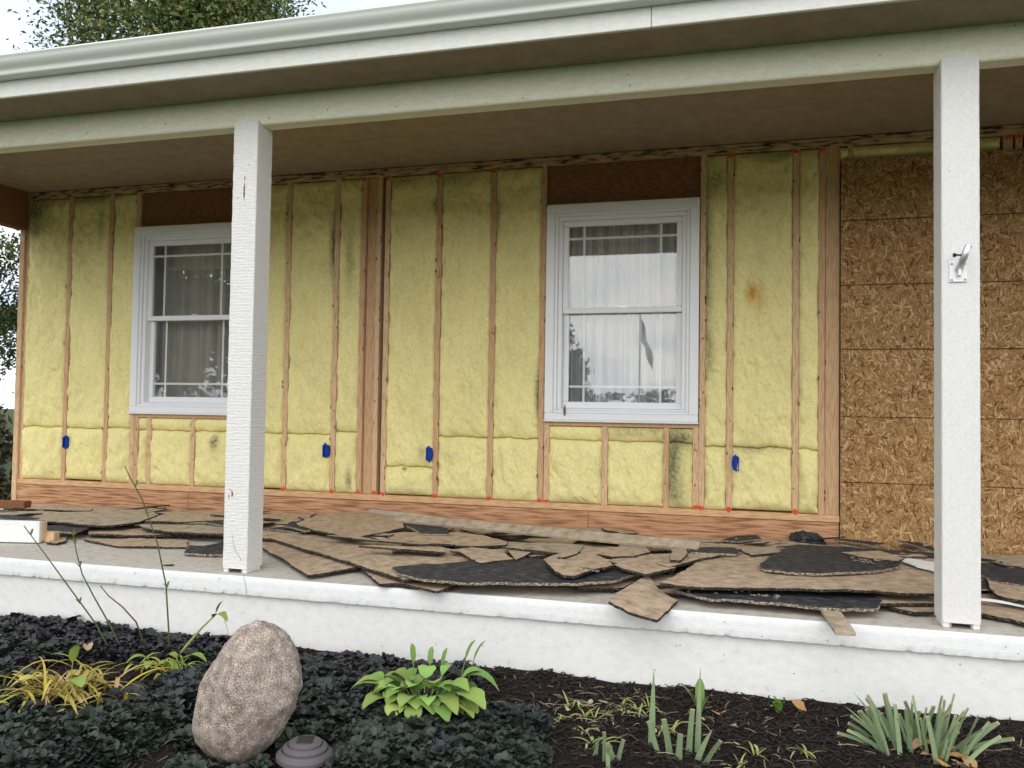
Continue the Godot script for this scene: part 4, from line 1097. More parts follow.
func leaf_blade(b: B, pts: Array, w: Array, c0: Color, c1: Color, fold := 0.25, up := Vector3.UP) -> void:
	# a leaf swept along pts with half-widths w, slightly folded along the midrib
	var L := []; var R := []; var Cn := []
	for i in pts.size():
		var a: Vector3 = pts[maxi(i - 1, 0)]
		var e: Vector3 = pts[mini(i + 1, pts.size() - 1)]
		var d := (e - a).normalized()
		var s := d.cross(up)
		s = s.normalized() if s.length() > 0.05 else Vector3.RIGHT
		var nrm := s.cross(d).normalized()
		var hw: float = w[i]
		Cn.append(pts[i])
		L.append(pts[i] - s * hw + nrm * hw * fold)
		R.append(pts[i] + s * hw + nrm * hw * fold)
	for i in pts.size() - 1:
		var t0 := float(i) / (pts.size() - 1)
		var t1 := float(i + 1) / (pts.size() - 1)
		var a0 := c0.lerp(c1, t0)
		var a1 := c0.lerp(c1, t1)
		var m0 := a0.lerp(Color(a0.r * 1.25, a0.g * 1.2, a0.b * 1.2), 0.6)
		b.ctri(L[i], L[i + 1], Cn[i + 1], a0, a1, a1); b.ctri(L[i], Cn[i + 1], Cn[i], a0, a1, m0)
		b.ctri(Cn[i], Cn[i + 1], R[i + 1], m0, a1, a1); b.ctri(Cn[i], R[i + 1], R[i], m0, a1, a0)

func multi(called: String, meshes: Array, spots: Array, m: Material, label: String, category: String) -> Node3D:
	# spots: [mesh number, transform, colour]
	var root: Node3D = null
	if meshes.size() > 1:
		root = Node3D.new()
		root.name = numbered(called)
		add_child(root)
	for k in meshes.size():
		var mine := spots.filter(func(s): return s[0] == k)
		var mm := MultiMesh.new()
		mm.transform_format = MultiMesh.TRANSFORM_3D
		mm.use_colors = true
		mm.mesh = meshes[k]
		mm.instance_count = mine.size()
		for i in mine.size():
			mm.set_instance_transform(i, mine[i][1])
			mm.set_instance_color(i, mine[i][2])
		var o := MultiMeshInstance3D.new()
		o.multimesh = mm
		o.material_override = m
		if root:
			o.name = "pieces"
			root.add_child(o, true)
			o.set_meta("kind", "stuff")
		else:
			o.name = numbered(called)
			add_child(o)
			root = o
	tag(root, label, category, "", "stuff")
	return root

func rosette(sd: int) -> ArrayMesh:
	var r := RandomNumberGenerator.new()
	r.seed = sd
	var b := B.new(true)
	for k in 10:
		var an := k * 2.4 + r.randf_range(-0.3, 0.3)
		var out := Vector3(cos(an), 0, sin(an))
		var len := r.randf_range(0.018, 0.034) * (0.7 if k > 6 else 1.0)
		var rise := r.randf_range(0.3, 0.9) + (0.6 if k > 6 else 0.0)
		var curl := r.randf_range(0.5, 1.1)
		var pts := []
		for i in 6:
			var t := i / 5.0
			pts.append(out * len * (0.15 + t * (1.0 - 0.12 * curl * t)) + Vector3(0, 0.006 + len * (rise * t - curl * t * t * 0.75), 0))
		var w := len * r.randf_range(0.36, 0.48)
		var k0 := r.randf_range(0.65, 1.4)
		leaf_blade(b, pts, [w * 0.3, w * 0.72, w, w * 0.98, w * 0.7, w * 0.12], Color(k0, k0, k0), Color(k0, k0, k0), r.randf_range(0.05, 0.6))
	return b.mesh()

# where the dark creeping plant grows (x, z, radius x, radius z)
const CREEPER := [[2.2, 2.15, 0.75, 0.24], [2.95, 2.12, 0.42, 0.20], [1.7, 2.5, 0.7, 0.6], [3.05, 3.05, 0.35, 0.45], [3.25, 2.55, 0.25, 0.28], [2.6, 3.2, 0.5, 0.4], [3.70, 2.20, 0.36, 0.24], [3.95, 2.45, 0.36, 0.32], [4.10, 2.85, 0.42, 0.30], [4.45, 2.80, 0.26, 0.20], [3.75, 2.85, 0.3, 0.4], [4.1, 2.12, 0.22, 0.14], [4.52, 2.55, 0.16, 0.12]]

func creeper_at(x: float, z: float) -> float:
	var v := -1.0
	for c in CREEPER:
		var d := Vector2((x - c[0]) / c[2], (z - c[1]) / c[3]).length()
		v = maxf(v, 1.0 - d)
	return v + 0.20 * nz.get_noise_2d(x * 40.0 + 3.0, z * 40.0)

func build_garden() -> void:
	struct("ground", grid(2, 2, func(i, j): return Vector3(lerpf(-150, 150, i / 2.0), -0.66, lerpf(-150, 150, j / 2.0))), M.lawn)
	var bed := func(i: int, j: int) -> Vector3:
		var x := lerpf(-1.5, 9.5, i / 360.0)
		var z := lerpf(1.925, 4.1, j / 80.0)
		var y := soil_y(x, z)
		if j == 80 or i == 0 or i == 360: y = -0.70
		return Vector3(x, y, z)
	struct("garden_bed", grid(360, 80, bed), M.soil)
	# shredded bark
	var chips := []
	for k in 4:
		var r := RandomNumberGenerator.new()
		r.seed = 300 + k
		var b := B.new()
		var L := 1.0
		var w := r.randf_range(0.16, 0.30)
		var h := r.randf_range(0.06, 0.13)
		var ringp := []
		for i in 4:
			var t := i / 3.0
			var ww := w * (0.55 + 0.45 * sin(PI * clampf(t + r.randf_range(-0.1, 0.1), 0.05, 0.95)))
			var c := Vector3(L * (t - 0.5), r.randf_range(-0.04, 0.06), r.randf_range(-0.06, 0.06))
			ringp.append([c + Vector3(0, h * 0.5, -ww * 0.5), c + Vector3(0, h * 0.6, ww * 0.5), c + Vector3(0, -h * 0.5, ww * 0.4), c + Vector3(0, -h * 0.5, -ww * 0.4)])
		for i in 3:
			for q in 4: b.quad(ringp[i][q], ringp[i][(q + 1) % 4], ringp[i + 1][(q + 1) % 4], ringp[i + 1][q])
		b.quad(ringp[0][0], ringp[0][3], ringp[0][2], ringp[0][1])
		b.quad(ringp[3][0], ringp[3][1], ringp[3][2], ringp[3][3])
		chips.append(b.mesh())
	var spots := []
	for k in 21000:
		var x := rng.randf_range(1.6, 7.2)
		var z := 1.945 + 1.35 * pow(rng.randf(), 1.25)
		var L := rng.randf_range(0.012, 0.05) * (1.4 if rng.randf() < 0.1 else 1.0)
		var bs := Basis.from_euler(Vector3(rng.randf_range(-0.5, 0.5), rng.randf() * TAU, rng.randf_range(-0.35, 0.35))).scaled_local(Vector3(L, minf(L, 0.03), minf(L, 0.028)))
		var v := rng.randf_range(0.5, 1.4)
		var c := Color(0.030 * v, 0.0225 * v, 0.019 * v)
		if rng.randf() < 0.035: c = Color(0.16, 0.115, 0.075) * rng.randf_range(0.6, 1.5)
		spots.append([rng.randi() % 4, Transform3D(bs, Vector3(x, soil_y(x, z) + rng.randf_range(0.0, 0.014), z)), c])
	multi("mulch", chips, spots, M.matte, "dark shredded bark mulch covering the bed", "mulch")
	# creeping ground cover
	var ros := [rosette(11), rosette(12), rosette(13)]
	spots = []
	for k in 21000:
		var x := rng.randf_range(0.9, 5.0)
		var z := rng.randf_range(1.97, 3.6)
		var v := creeper_at(x, z)
		if v < 0.02: continue
		if Vector2((x - 3.70) / 0.165, (z - 3.03) / 0.165).length() < 1.0 or Vector2(x - 3.955, z - 3.06).length() < 0.125: continue
		var sc := rng.randf_range(0.95, 1.65)
		var back := clampf((2.45 - z) / 0.4, 0.0, 1.0)
		var y := soil_y(x, z) + minf(v * 0.16, 0.04 + 0.006 * back) * rng.randf_range(0.5, 1.15) + 0.022 * nz.get_noise_2d(x * 120.0, z * 120.0) - 0.006 - 0.022 * back
		var g := clampf(0.5 + 0.9 * nz.get_noise_2d(x * 30.0, z * 30.0 + 70.0) + 0.45 * clampf((z - 2.35) / 0.5, -1.0, 1.0), 0.0, 1.0)
		var c := Color(0.030, 0.026, 0.034).lerp(Color(0.034, 0.050, 0.034), g * rng.randf_range(0.5, 1.1)) * rng.randf_range(0.7, 1.5)
		spots.append([rng.randi() % 3, Transform3D(Basis.from_euler(Vector3(rng.randf_range(-0.35, 0.5), rng.randf() * TAU, rng.randf_range(-0.3, 0.3))).scaled(Vector3.ONE * sc), Vector3(x, y, z)), c])
	M.creeper = mat(Color(1, 1, 1), 0.36, null, Vector3.ONE, null, 0.0, true)
	multi("ground_cover", ros, spots, M.creeper, "dark purple green creeping plants carpeting the left half of the bed", "ground cover")
	boulder()
	solar_light()
	yellow_plants()
	green_plant()
	irises()
	canes()
	litter()

func boulder() -> void:
	var st := SurfaceTool.new()
	st.begin(Mesh.PRIMITIVE_TRIANGLES)
	st.set_smooth_group(0)
	var nu := 90
	var nv := 70
	var at := Vector3(3.712, -0.366, 3.0)
	for j in nv + 1:
		for i in nu + 1:
			var th := PI * j / nv
			var ph := TAU * (i % nu) / nu
			var d := Vector3(sin(th) * cos(ph), cos(th), sin(th) * sin(ph))
			var t := 0.5 - d.y * 0.5
			# egg shape, narrower and leaning at the top, flattened facets
			var rx := 0.166 * (1.0 - 0.10 * pow(1.0 - t, 2.0)) * (1.0 + 0.10 * sin(PI * t) * sin(PI * t))
			var p := Vector3(d.x * rx, d.y * 0.248, d.z * 0.165 * (1.0 - 0.1 * (1.0 - t)))
			p.x += 0.036 * d.y + 0.012 * sin(d.y * 3.0)
			var n := 0.011 * nz.get_noise_3d(d.x * 14.0, d.y * 14.0, d.z * 14.0) + 0.006 * nz.get_noise_3d(d.x * 45.0 + 9.0, d.y * 45.0, d.z * 45.0) + 0.0018 * nf.get_noise_3d(d.x * 160.0, d.y * 160.0, d.z * 160.0)
			p += d * n
			for fc in [[-0.35, 0.1, 0.93, 0.138], [0.75, 0.25, 0.6, 0.150], [-0.9, 0.15, 0.35, 0.158], [0.2, 0.75, 0.62, 0.200], [0.85, -0.4, 0.35, 0.165], [-0.3, -0.5, 0.8, 0.185]]:
				var facet := Vector3(fc[0], fc[1], fc[2]).normalized()
				var over: float = p.dot(facet) - fc[3]
				if over > 0.0: p -= facet * over * 0.8
			st.add_vertex(p)
	for j in nv:
		for i in nu:
			var a := j * (nu + 1) + i
			for k in [a, a + 1, a + nu + 1, a + 1, a + nu + 2, a + nu + 1]: st.add_index(k)
	st.generate_normals()
	var o := put("boulder", st.commit(), M.granite)
	o.position = at
	tag(o, "upright egg shaped pinkish grey granite boulder in the planting bed", "boulder")

func solar_light() -> void:
	var t := thing("solar_light", "low round brown plastic solar garden light beside the boulder", "garden light", Vector3(3.955, -0.562, 3.035))
	t.rotation = Vector3(0.04, 0.35, -0.03)
	var b := B.new()
	b.lathe([Vector2(0.0, 0.0), Vector2(0.030, 0.0), Vector2(0.034, 0.018), Vector2(0.088, 0.022), Vector2(0.094, 0.028), Vector2(0.093, 0.040), Vector2(0.076, 0.054), Vector2(0.076, 0.047), Vector2(0.073, 0.047), Vector2(0.073, 0.062), Vector2(0.058, 0.071), Vector2(0.058, 0.065), Vector2(0.055, 0.065), Vector2(0.054, 0.077), Vector2(0.040, 0.083), Vector2(0.0, 0.085)], 48)
	put("cap", b.mesh(), M.plastic, t)
	put("solar_panel", box_mesh(Vector3(-0.026, 0.080, -0.026), Vector3(0.026, 0.0875, 0.026), 0.002), M.panel, t)
	b = B.new()
	b.lathe([Vector2(0.012, 0.0), Vector2(0.012, -0.12), Vector2(0.0, -0.16)], 10)
	put("stake", b.mesh(), M.plastic, t)

func strap(root: Node, called: String, base: Vector3, an: float, len: float, w: float, lift: float, droop: float, c0: Color, c1: Color, tip := 0.1, twist := 0.0) -> void:
	var b := B.new(true)
	var out := Vector3(cos(an), 0, sin(an))
	var pts := []
	var ws := []
	for i in 8:
		var t := i / 7.0
		var bend := Vector3(-out.z, 0, out.x) * twist * t * t * len
		pts.append(base + out * len * (t * cos(lift) + 0.12 * t * t * droop) + Vector3(0, len * (t * sin(lift) - droop * t * t), 0) + bend)
		ws.append(w * (0.55 + 0.45 * sin(PI * minf(t * 1.15 + 0.08, 1.0))) if t < 0.99 else w * tip)
	leaf_blade(b, pts, ws, c0, c1, 0.35)
	put(called, b.mesh(), M.leafy, root)

func broad_leaf(root: Node, base: Vector3, tip: Vector3, w: float, c: Color, droop := 0.25, stem := true) -> void:
	var b := B.new(true)
	var root_pt := base
	var dir := tip - base
	var pts := []
	var ws := []
	var start := 0.45 if stem else 0.0
	for i in 9:
		var t := i / 8.0
		var q := start + (1.0 - start) * t
		pts.append(root_pt + dir * q + Vector3(0, dir.length() * (0.30 * sin(PI * q * 0.8) - droop * t * t * 0.6), 0))
		ws.append(w * pow(sin(PI * clampf(pow(t, 0.8) * 0.95 + 0.03, 0.0, 1.0)), 0.9) * (1.0 + 0.10 * sin(t * 17.0 + w * 900.0)) + (0.0 if t > 0.98 else 0.001))
	leaf_blade(b, pts, ws, c * 0.85, c, 0.22)
	if stem:
		b.tube([root_pt, root_pt + dir * start * 0.5 + Vector3(0, dir.length() * 0.12, 0), pts[0], pts[1]], [0.0028, 0.0024, 0.002, 0.001], 5, false, c * 0.9)
	put("leaf", b.mesh(), M.leafy, root)

func yellow_plants() -> void:
	var yl := [Color(0.50, 0.40, 0.06), Color(0.58, 0.47, 0.12), Color(0.42, 0.36, 0.07), Color(0.48, 0.35, 0.16), Color(0.33, 0.36, 0.06)]
	var t := thing("yellowed_plant", "withered yellow strap leaved plant in the dark ground cover at the left", "plant", Vector3(2.80, soil_y(2.80, 2.85) + 0.03, 2.85))
	for k in 120:
		var an := rng.randf() * TAU
		var c: Color = yl[rng.randi() % 5]
		var base := Vector3(rng.randfn(0.0, 0.10), 0.01, rng.randfn(0.0, 0.07))
		strap(t, "leaf", base, an, rng.randf_range(0.16, 0.36), rng.randf_range(0.003, 0.0095), rng.randf_range(0.45, 1.3), rng.randf_range(0.35, 0.85), c, c.lerp(Color(0.40, 0.25, 0.12), rng.randf() * 0.8), 0.1, rng.randf_range(-0.3, 0.3))
	broad_leaf(t, Vector3(0.02, 0.03, 0), Vector3(0.07, 0.20, 0.02), 0.019, Color(0.28, 0.36, 0.07), 0.05)
	broad_leaf(t, Vector3(0.02, 0.02, 0.02), Vector3(0.17, 0.09, 0.10), 0.034, Color(0.24, 0.36, 0.09), 0.2)
	broad_leaf(t, Vector3(0.02, 0.02, 0.02), Vector3(-0.16, 0.06, 0.14), 0.03, Color(0.50, 0.43, 0.10), 0.5)
	for k in 9:
		var an := rng.randf() * TAU
		broad_leaf(t, Vector3(0, 0.02, 0), Vector3(cos(an) * 0.2, rng.randf_range(-0.02, 0.08), sin(an) * 0.18), rng.randf_range(0.012, 0.024), Color(0.38, 0.24, 0.12).lerp(Color(0.50, 0.42, 0.12), rng.randf()), 0.5, rng.randf() < 0.5)
	var u := thing("withered_clump", "green and yellow withering clump between the canes and the boulder", "plant", Vector3(2.93, soil_y(2.93, 2.42), 2.42))
	for k in 34:
		var an := rng.randf() * TAU
		var c := Color(0.20, 0.30, 0.05).lerp(Color(0.46, 0.40, 0.10), rng.randf())
		strap(u, "leaf", Vector3(rng.randf_range(-0.13, 0.12), 0.02, rng.randf_range(-0.05, 0.05)), an, rng.randf_range(0.09, 0.22), rng.randf_range(0.004, 0.011), rng.randf_range(0.4, 1.3), rng.randf_range(0.4, 0.9), c, c * 1.05, 0.1, rng.randf_range(-0.3, 0.3))
	for k in 6:
		broad_leaf(u, Vector3(rng.randf_range(-0.1, 0.1), 0.02, 0), Vector3(rng.randf_range(-0.2, 0.2), rng.randf_range(0.05, 0.12), rng.randf_range(-0.02, 0.1)), 0.02, Color(0.24, 0.33, 0.07), 0.3)

func green_plant() -> void:
	var t := thing("leafy_plant", "bright green broad leaved plant in front of the white foundation", "plant", Vector3(4.17, soil_y(4.17, 2.53) + 0.005, 2.53))
	var c := Color(0.24, 0.37, 0.085)
	# tips placed round the crown: x, height, z, half width
	var tips := [[-0.27, 0.095, 0.06, 0.036], [-0.20, 0.05, 0.14, 0.032], [-0.10, 0.11, 0.12, 0.036], [-0.05, 0.04, 0.17, 0.030], [0.02, 0.10, 0.13, 0.034], [0.05, 0.03, 0.18, 0.028], [0.10, 0.09, 0.14, 0.032], [0.16, 0.05, 0.15, 0.032], [0.22, 0.13, 0.06, 0.036], [0.27, 0.08, 0.09, 0.036], [0.29, 0.16, -0.04, 0.028], [0.24, 0.19, -0.06, 0.022], [-0.15, 0.15, 0.02, 0.030], [-0.05, 0.17, 0.0, 0.034], [0.04, 0.16, 0.02, 0.036], [0.12, 0.15, 0.03, 0.034], [0.18, 0.13, 0.0, 0.030], [-0.12, 0.16, -0.10, 0.028], [0.0, 0.19, -0.10, 0.026], [0.10, 0.20, -0.10, 0.022], [-0.17, 0.09, 0.08, 0.030], [0.08, 0.10, 0.08, 0.034], [-0.08, 0.10, 0.06, 0.034], [0.20, 0.06, 0.11, 0.030], [-0.02, 0.09, 0.16, 0.030]]
	for k in 34:
		var an := rng.randf() * TAU
		var rr := rng.randf_range(0.35, 1.0)
		tips.append([cos(an) * 0.30 * rr, rng.randf_range(0.05, 0.19) * (1.15 - 0.5 * rr), sin(an) * 0.15 * rr + 0.03, rng.randf_range(0.024, 0.036)])
	for p in tips:
		var k := rng.randf_range(0.75, 1.2)
		var base := Vector3(p[0] * 0.25 + rng.randf_range(-0.03, 0.03), 0.02, p[2] * 0.2)
		broad_leaf(t, base, Vector3(p[0] * 0.98 + rng.randf_range(-0.02, 0.02), p[1] * 0.78 + rng.randf_range(-0.01, 0.02), p[2]), p[3] * rng.randf_range(1.15, 1.5), Color(c.r * k * rng.randf_range(0.85, 1.2), c.g * k, c.b * k * 1.1), rng.randf_range(0.2, 0.55))
	# a few upright young leaves
	for p in [[-0.07, 0.215, -0.08], [-0.005, 0.20, -0.12], [0.06, 0.205, -0.10], [0.20, 0.235, -0.12], [0.155, 0.23, -0.14]]:
		broad_leaf(t, Vector3(p[0] * 0.7, 0.04, p[2] * 0.6), Vector3(p[0] * 1.1, p[1], p[2]), 0.011, Color(0.16, 0.27, 0.06), 0.05)

func iris(at: Vector3, label: String, blades: Array) -> void:
	var t := thing("iris", label, "plant", at, "iris clumps in the bed")
	for q in blades:
		# offset x, z, lean x, lean z, length, half width, cut flat
		var b := B.new(true)
		var k := rng.randf_range(0.8, 1.25)
		var c := Color(0.20, 0.285, 0.145) * k
		var base := Vector3(q[0], -0.01, q[1])
		var top: Vector3 = base + Vector3(q[2], 0, q[3]) * q[4] + Vector3(0, q[4] * sqrt(maxf(0.05, 1.0 - q[2] * q[2] - q[3] * q[3])), 0)
		var pts := []
		var ws := []
		for i in 7:
			var s := i / 6.0
			var p := base.lerp(top, s)
			p.y -= 0.4 * absf(q[2]) * q[4] * s * s * 0.5
			p += Vector3(q[2], 0, q[3]) * q[4] * 0.25 * s * s
			pts.append(p)
			ws.append(q[5] * ((1.0 - 0.25 * s) if q[6] else (1.0 - pow(s, 2.2)) + 0.02))
		leaf_blade(b, pts, ws, c * 0.9, Color(c.r * 1.15, c.g * 1.05, c.b * 1.1), 0.12, Vector3(rng.randf_range(-0.5, 0.5), 0.1, 1).normalized())
		var o := put("blade", b.mesh(), M.leafy, t)
		if q[6]:
			var e := B.new(true)
			var d: Vector3 = (pts[6] - pts[5]).normalized()
			leaf_blade(e, [pts[6], pts[6] + d * 0.003, pts[6] + d * 0.006], [ws[6] * 1.02, ws[6] * 1.0, ws[6] * 0.9], Color(0.42, 0.32, 0.18), Color(0.5, 0.40, 0.26), 0.12, Vector3(0, 0.1, 1).normalized())
			put("cut_tip", e.mesh(), M.leafy, o)

func irises() -> void:
	var bl := []
	for k in 62:
		var x := rng.randf_range(-0.19, 0.18)
		var lean := x * 3.0 + rng.randf_range(-0.28, 0.28)
		bl.append([x * 0.75, rng.randf_range(-0.10, 0.10), clampf(lean, -0.75, 0.8), rng.randf_range(-0.1, 0.35), rng.randf_range(0.12, 0.215), rng.randf_range(0.004, 0.009), rng.randf() < 0.8])
	iris(Vector3(5.97, soil_y(5.97, 2.30), 2.30), "grey green iris clump with clipped blades near the right post", bl)
	bl = [[0.06, 0.0, 0.02, 0.0, 0.31, 0.011, false], [-0.10, 0.0, 0.02, 0.02, 0.29, 0.012, false], [0.03, 0.02, 0.06, 0.06, 0.17, 0.011, true], [-0.03, 0.05, -0.12, 0.1, 0.14, 0.012, true], [0.06, 0.05, 0.3, 0.1, 0.14, 0.010, false], [-0.07, 0.05, -0.2, 0.1, 0.13, 0.010, true], [0.0, 0.08, 0.05, 0.2, 0.11, 0.012, true], [0.085, 0.08, 0.35, 0.2, 0.12, 0.010, true]]
	iris(Vector3(5.15, soil_y(5.15, 2.55), 2.55), "iris with two tall pointed blades in the mulch", bl)
	bl = []
	for k in 7: bl.append([rng.randf_range(-0.06, 0.06), rng.randf_range(-0.05, 0.05), rng.randf_range(-0.4, 0.3), rng.randf_range(-0.1, 0.3), rng.randf_range(0.07, 0.15), rng.randf_range(0.006, 0.010), rng.randf() < 0.4])
	iris(Vector3(4.93, soil_y(4.93, 2.72), 2.72), "small iris shoots left of the two tall blades", bl)
	# broad green shoot behind, and weeds
	var s := thing("leafy_shoot", "small green leafy shoot at the foundation behind the tall iris blades", "plant", Vector3(5.20, soil_y(5.20, 2.16), 2.16), "weeds in the mulch")
	for p in [[0.0, 0.13, 0.0, 0.018], [0.05, 0.08, 0.03, 0.016], [-0.05, 0.09, 0.02, 0.012], [-0.09, 0.10, 0.0, 0.008]]:
		broad_leaf(s, Vector3(0, 0, 0), Vector3(p[0], p[1], p[2]), p[3], Color(0.20, 0.31, 0.09), 0.1, false)
	s = thing("leafy_shoot", "small bright green sprig at the foundation left of the clipped iris", "plant", Vector3(5.50, soil_y(5.50, 2.06), 2.06), "weeds in the mulch")
	for k in 7: broad_leaf(s, Vector3.ZERO, Vector3(rng.randf_range(-0.05, 0.05), rng.randf_range(0.03, 0.08), rng.randf_range(-0.02, 0.05)), 0.013, Color(0.16, 0.30, 0.05), 0.3, false)
	var spots := [[4.72, 2.28], [4.80, 2.36], [4.86, 2.30], [4.95, 2.28], [4.92, 2.22], [4.78, 2.50], [4.98, 2.20], [5.10, 2.40], [4.70, 2.42], [4.86, 2.62], [5.42, 2.50], [5.55, 2.45], [5.35, 2.62]]
	for p in spots:
		s = thing("weed", "low pale green weed in the mulch, " + ["left of", "left of", "just left of", "close behind", "close behind", "in front and left of", "behind", "behind", "far left of", "in front of", "right of", "far right of", "in front and right of"][spots.find(p)] + " the tall iris blades", "weed", Vector3(p[0], soil_y(p[0], p[1]), p[1]), "weeds in the mulch")
		for k in 9:
			var an := rng.randf() * TAU
			var c := Color(0.20, 0.28, 0.07).lerp(Color(0.40, 0.36, 0.16), rng.randf() * 0.8)
			strap(s, "leaf", Vector3(rng.randf_range(-0.03, 0.03), 0.004, rng.randf_range(-0.03, 0.03)), an, rng.randf_range(0.04, 0.10), rng.randf_range(0.002, 0.0065), rng.randf_range(0.2, 1.2), rng.randf_range(0.2, 0.8), c, c, 0.1)

func canes() -> void:
	var green := Color(0.075, 0.10, 0.028)
	var brown := Color(0.09, 0.06, 0.038)
	var data := [
		["tall thin green cane rising past the rim board", [[2.81, -0.56, 2.25], [2.805, -0.42, 2.25], [2.783, -0.207, 2.25], [2.73, -0.02, 2.25], [2.64, 0.18, 2.25], [2.565, 0.285, 2.25], [2.536, 0.333, 2.25]], green, [[2.79, -0.22], [2.60, 0.24]]],
		["leftmost slanting green cane in front of the white board", [[2.50, -0.56, 2.25], [2.40, -0.42, 2.25], [2.22, -0.24, 2.25], [2.08, -0.10, 2.25], [1.954, 0.023, 2.25]], green, [[2.30, -0.33], [2.0, -0.02]]],
		["green cane with young shoots beside the leftmost cane", [[2.56, -0.56, 2.24], [2.47, -0.42, 2.24], [2.37, -0.29, 2.24], [2.30, -0.19, 2.24], [2.26, -0.08, 2.24], [2.243, -0.006, 2.24]], green, [[2.255, -0.05], [2.285, -0.16], [2.24, -0.01]]],
		["short bare brown twig leaning left in front of the foundation", [[2.66, -0.52, 2.22], [2.60, -0.40, 2.22], [2.52, -0.335, 2.22], [2.44, -0.29, 2.22], [2.39, -0.245, 2.22]], brown, []]]
	for d in data:
		var base := Vector3(d[1][0][0], d[1][0][1], d[1][0][2])
		var t := thing("cane", d[0], "stem", base, "bare canes at the left of the bed")
		var pts := []
		var rad := []
		var n: int = d[1].size()
		for i in n:
			pts.append(Vector3(d[1][i][0], d[1][i][1], d[1][i][2]) - base)
			rad.append(lerpf(0.0042, 0.0022, float(i) / (n - 1)))
		var b := B.new(true)
		b.tube(pts, rad, 7, true, d[2])
		put("stem", b.mesh(), M.matte, t)
		for q in d[3]:
			for sgn in [-1.0, 1.0]:
				var at := Vector3(q[0], q[1], d[1][0][2]) - base
				broad_leaf(t, at, at + Vector3(0.022 * sgn - 0.006, 0.022 + 0.008 * sgn, 0.006), 0.0042, Color(0.22, 0.30, 0.07), 0.1, false)
	var t := thing("flower_stalk", "yellow green stalk with a curled leaf leaning over the boulder", "plant", Vector3(2.843, -0.55, 2.25))
	var b := B.new(true)
	b.tube([Vector3(0, 0, 0), Vector3(0.06, 0.075, 0), Vector3(0.14, 0.165, 0), Vector3(0.205, 0.225, 0)], [0.007, 0.006, 0.005, 0.004], 7, true, Color(0.33, 0.36, 0.11))
	put("stem", b.mesh(), M.matte, t)
	broad_leaf(t, Vector3(0.195, 0.215, 0), Vector3(0.285, 0.222, 0.02), 0.026, Color(0.26, 0.37, 0.08), 0.55, false)
	broad_leaf(t, Vector3(0.21, 0.235, 0), Vector3(0.25, 0.285, 0.0), 0.010, Color(0.34, 0.14, 0.07), 0.1, false)
	b = B.new(true)
	b.tube([Vector3(0.27, 0.215, 0.02), Vector3(0.295, 0.17, 0.03), Vector3(0.305, 0.13, 0.04)], [0.0014, 0.001, 0.0008], 4, true, Color(0.2, 0.18, 0.1))
	put("tendril", b.mesh(), M.matte, t)

func litter() -> void:
	# fallen leaves
	var cols := [Color(0.30, 0.15, 0.06), Color(0.42, 0.24, 0.10), Color(0.36, 0.22, 0.13), Color(0.45, 0.34, 0.22)]
	var spots := [["brown curled dead leaf at the foot of the boulder on its right", 3.77, 2.96, 0.05, 0], ["orange brown dead leaf between the tall iris and the clipped iris", 5.27, 2.14, 0.03, 1], ["brown dead leaf at the foundation left of the clipped iris", 5.58, 2.03, 0.045, 1], ["brown dead leaf in the ground cover left of the mulch", 4.60, 2.42, 0.035, 0], ["tan dead leaf in front of the green leafy plant", 4.27, 2.62, 0.03, 3], ["pale dead leaf on the dark ground cover at the far left", 2.42, 2.32, 0.04, 3], ["dead leaf among the yellowed strap leaves", 2.88, 2.86, 0.05, 0], ["pale pink brown dead leaf below the yellowed plant", 3.05, 2.95, 0.035, 2]]
	for k in 9: spots.append(["brown dead leaf in the litter beside the clipped iris", 6.02 + rng.randf_range(-0.05, 0.10), 2.34 + rng.randf_range(-0.08, 0.08), rng.randf_range(0.025, 0.05), rng.randi() % 3])
	for k in 8: spots.append(["small dry leaf bit lying on the mulch in the middle of the bed", rng.randf_range(4.65, 5.6), rng.randf_range(2.1, 2.6), rng.randf_range(0.012, 0.022), 3])
	for p in spots:
		var b := B.new(true)
		var L: float = p[3]
		var lift := 0.055 if creeper_at(p[1], p[2]) > 0.1 else 0.016
		var an := rng.randf() * TAU
		var out := Vector3(cos(an), 0, sin(an))
		var pts := []
		for i in 6:
			var t := i / 5.0
			pts.append(out * L * (t - 0.5) * 2.0 + Vector3(0, 0.35 * L * sin(t * 5.0 + an) * 0.6, 0))
		var w := L * 0.55
		leaf_blade(b, pts, [w * 0.15, w * 0.8, w * 1.0, w * 0.75, w * 0.55, w * 0.05], cols[p[4]], cols[p[4]] * 0.85, rng.randf_range(-0.5, 0.7))
		var o := put("fallen_leaf", b.mesh(), M.leafy)
		o.position = Vector3(p[1], soil_y(p[1], p[2]) + lift, p[2])
		tag(o, p[0], "leaf", "fallen leaves")
	# straw bits
	var straw := B.new()
	straw.tube([Vector3(-0.5, 0, 0), Vector3(0, 0.06, 0.03), Vector3(0.5, 0, 0)], [0.022, 0.026, 0.018], 4)
	var st := []
	for k in 130:
		var x := rng.randf_range(4.6, 6.4)
		var z := rng.randf_range(2.0, 2.8)
		if rng.randf() < 0.5:
			x = 4.85 + rng.randfn(0.0, 0.18); z = 2.32 + rng.randfn(0.0, 0.12)
		z = maxf(z, 1.97)
		var L := rng.randf_range(0.025, 0.08)
		st.append([0, Transform3D(Basis.from_euler(Vector3(0, rng.randf() * TAU, rng.randf_range(-0.25, 0.25))).scaled_local(Vector3(L, 0.06, 0.06)), Vector3(x, soil_y(x, z) + 0.017, z)), Color(0.34, 0.28, 0.18) * rng.randf_range(0.3, 1.1)])
	multi("straw", [straw.mesh()], st, M.matte, "dry straw bits scattered over the mulch", "straw")

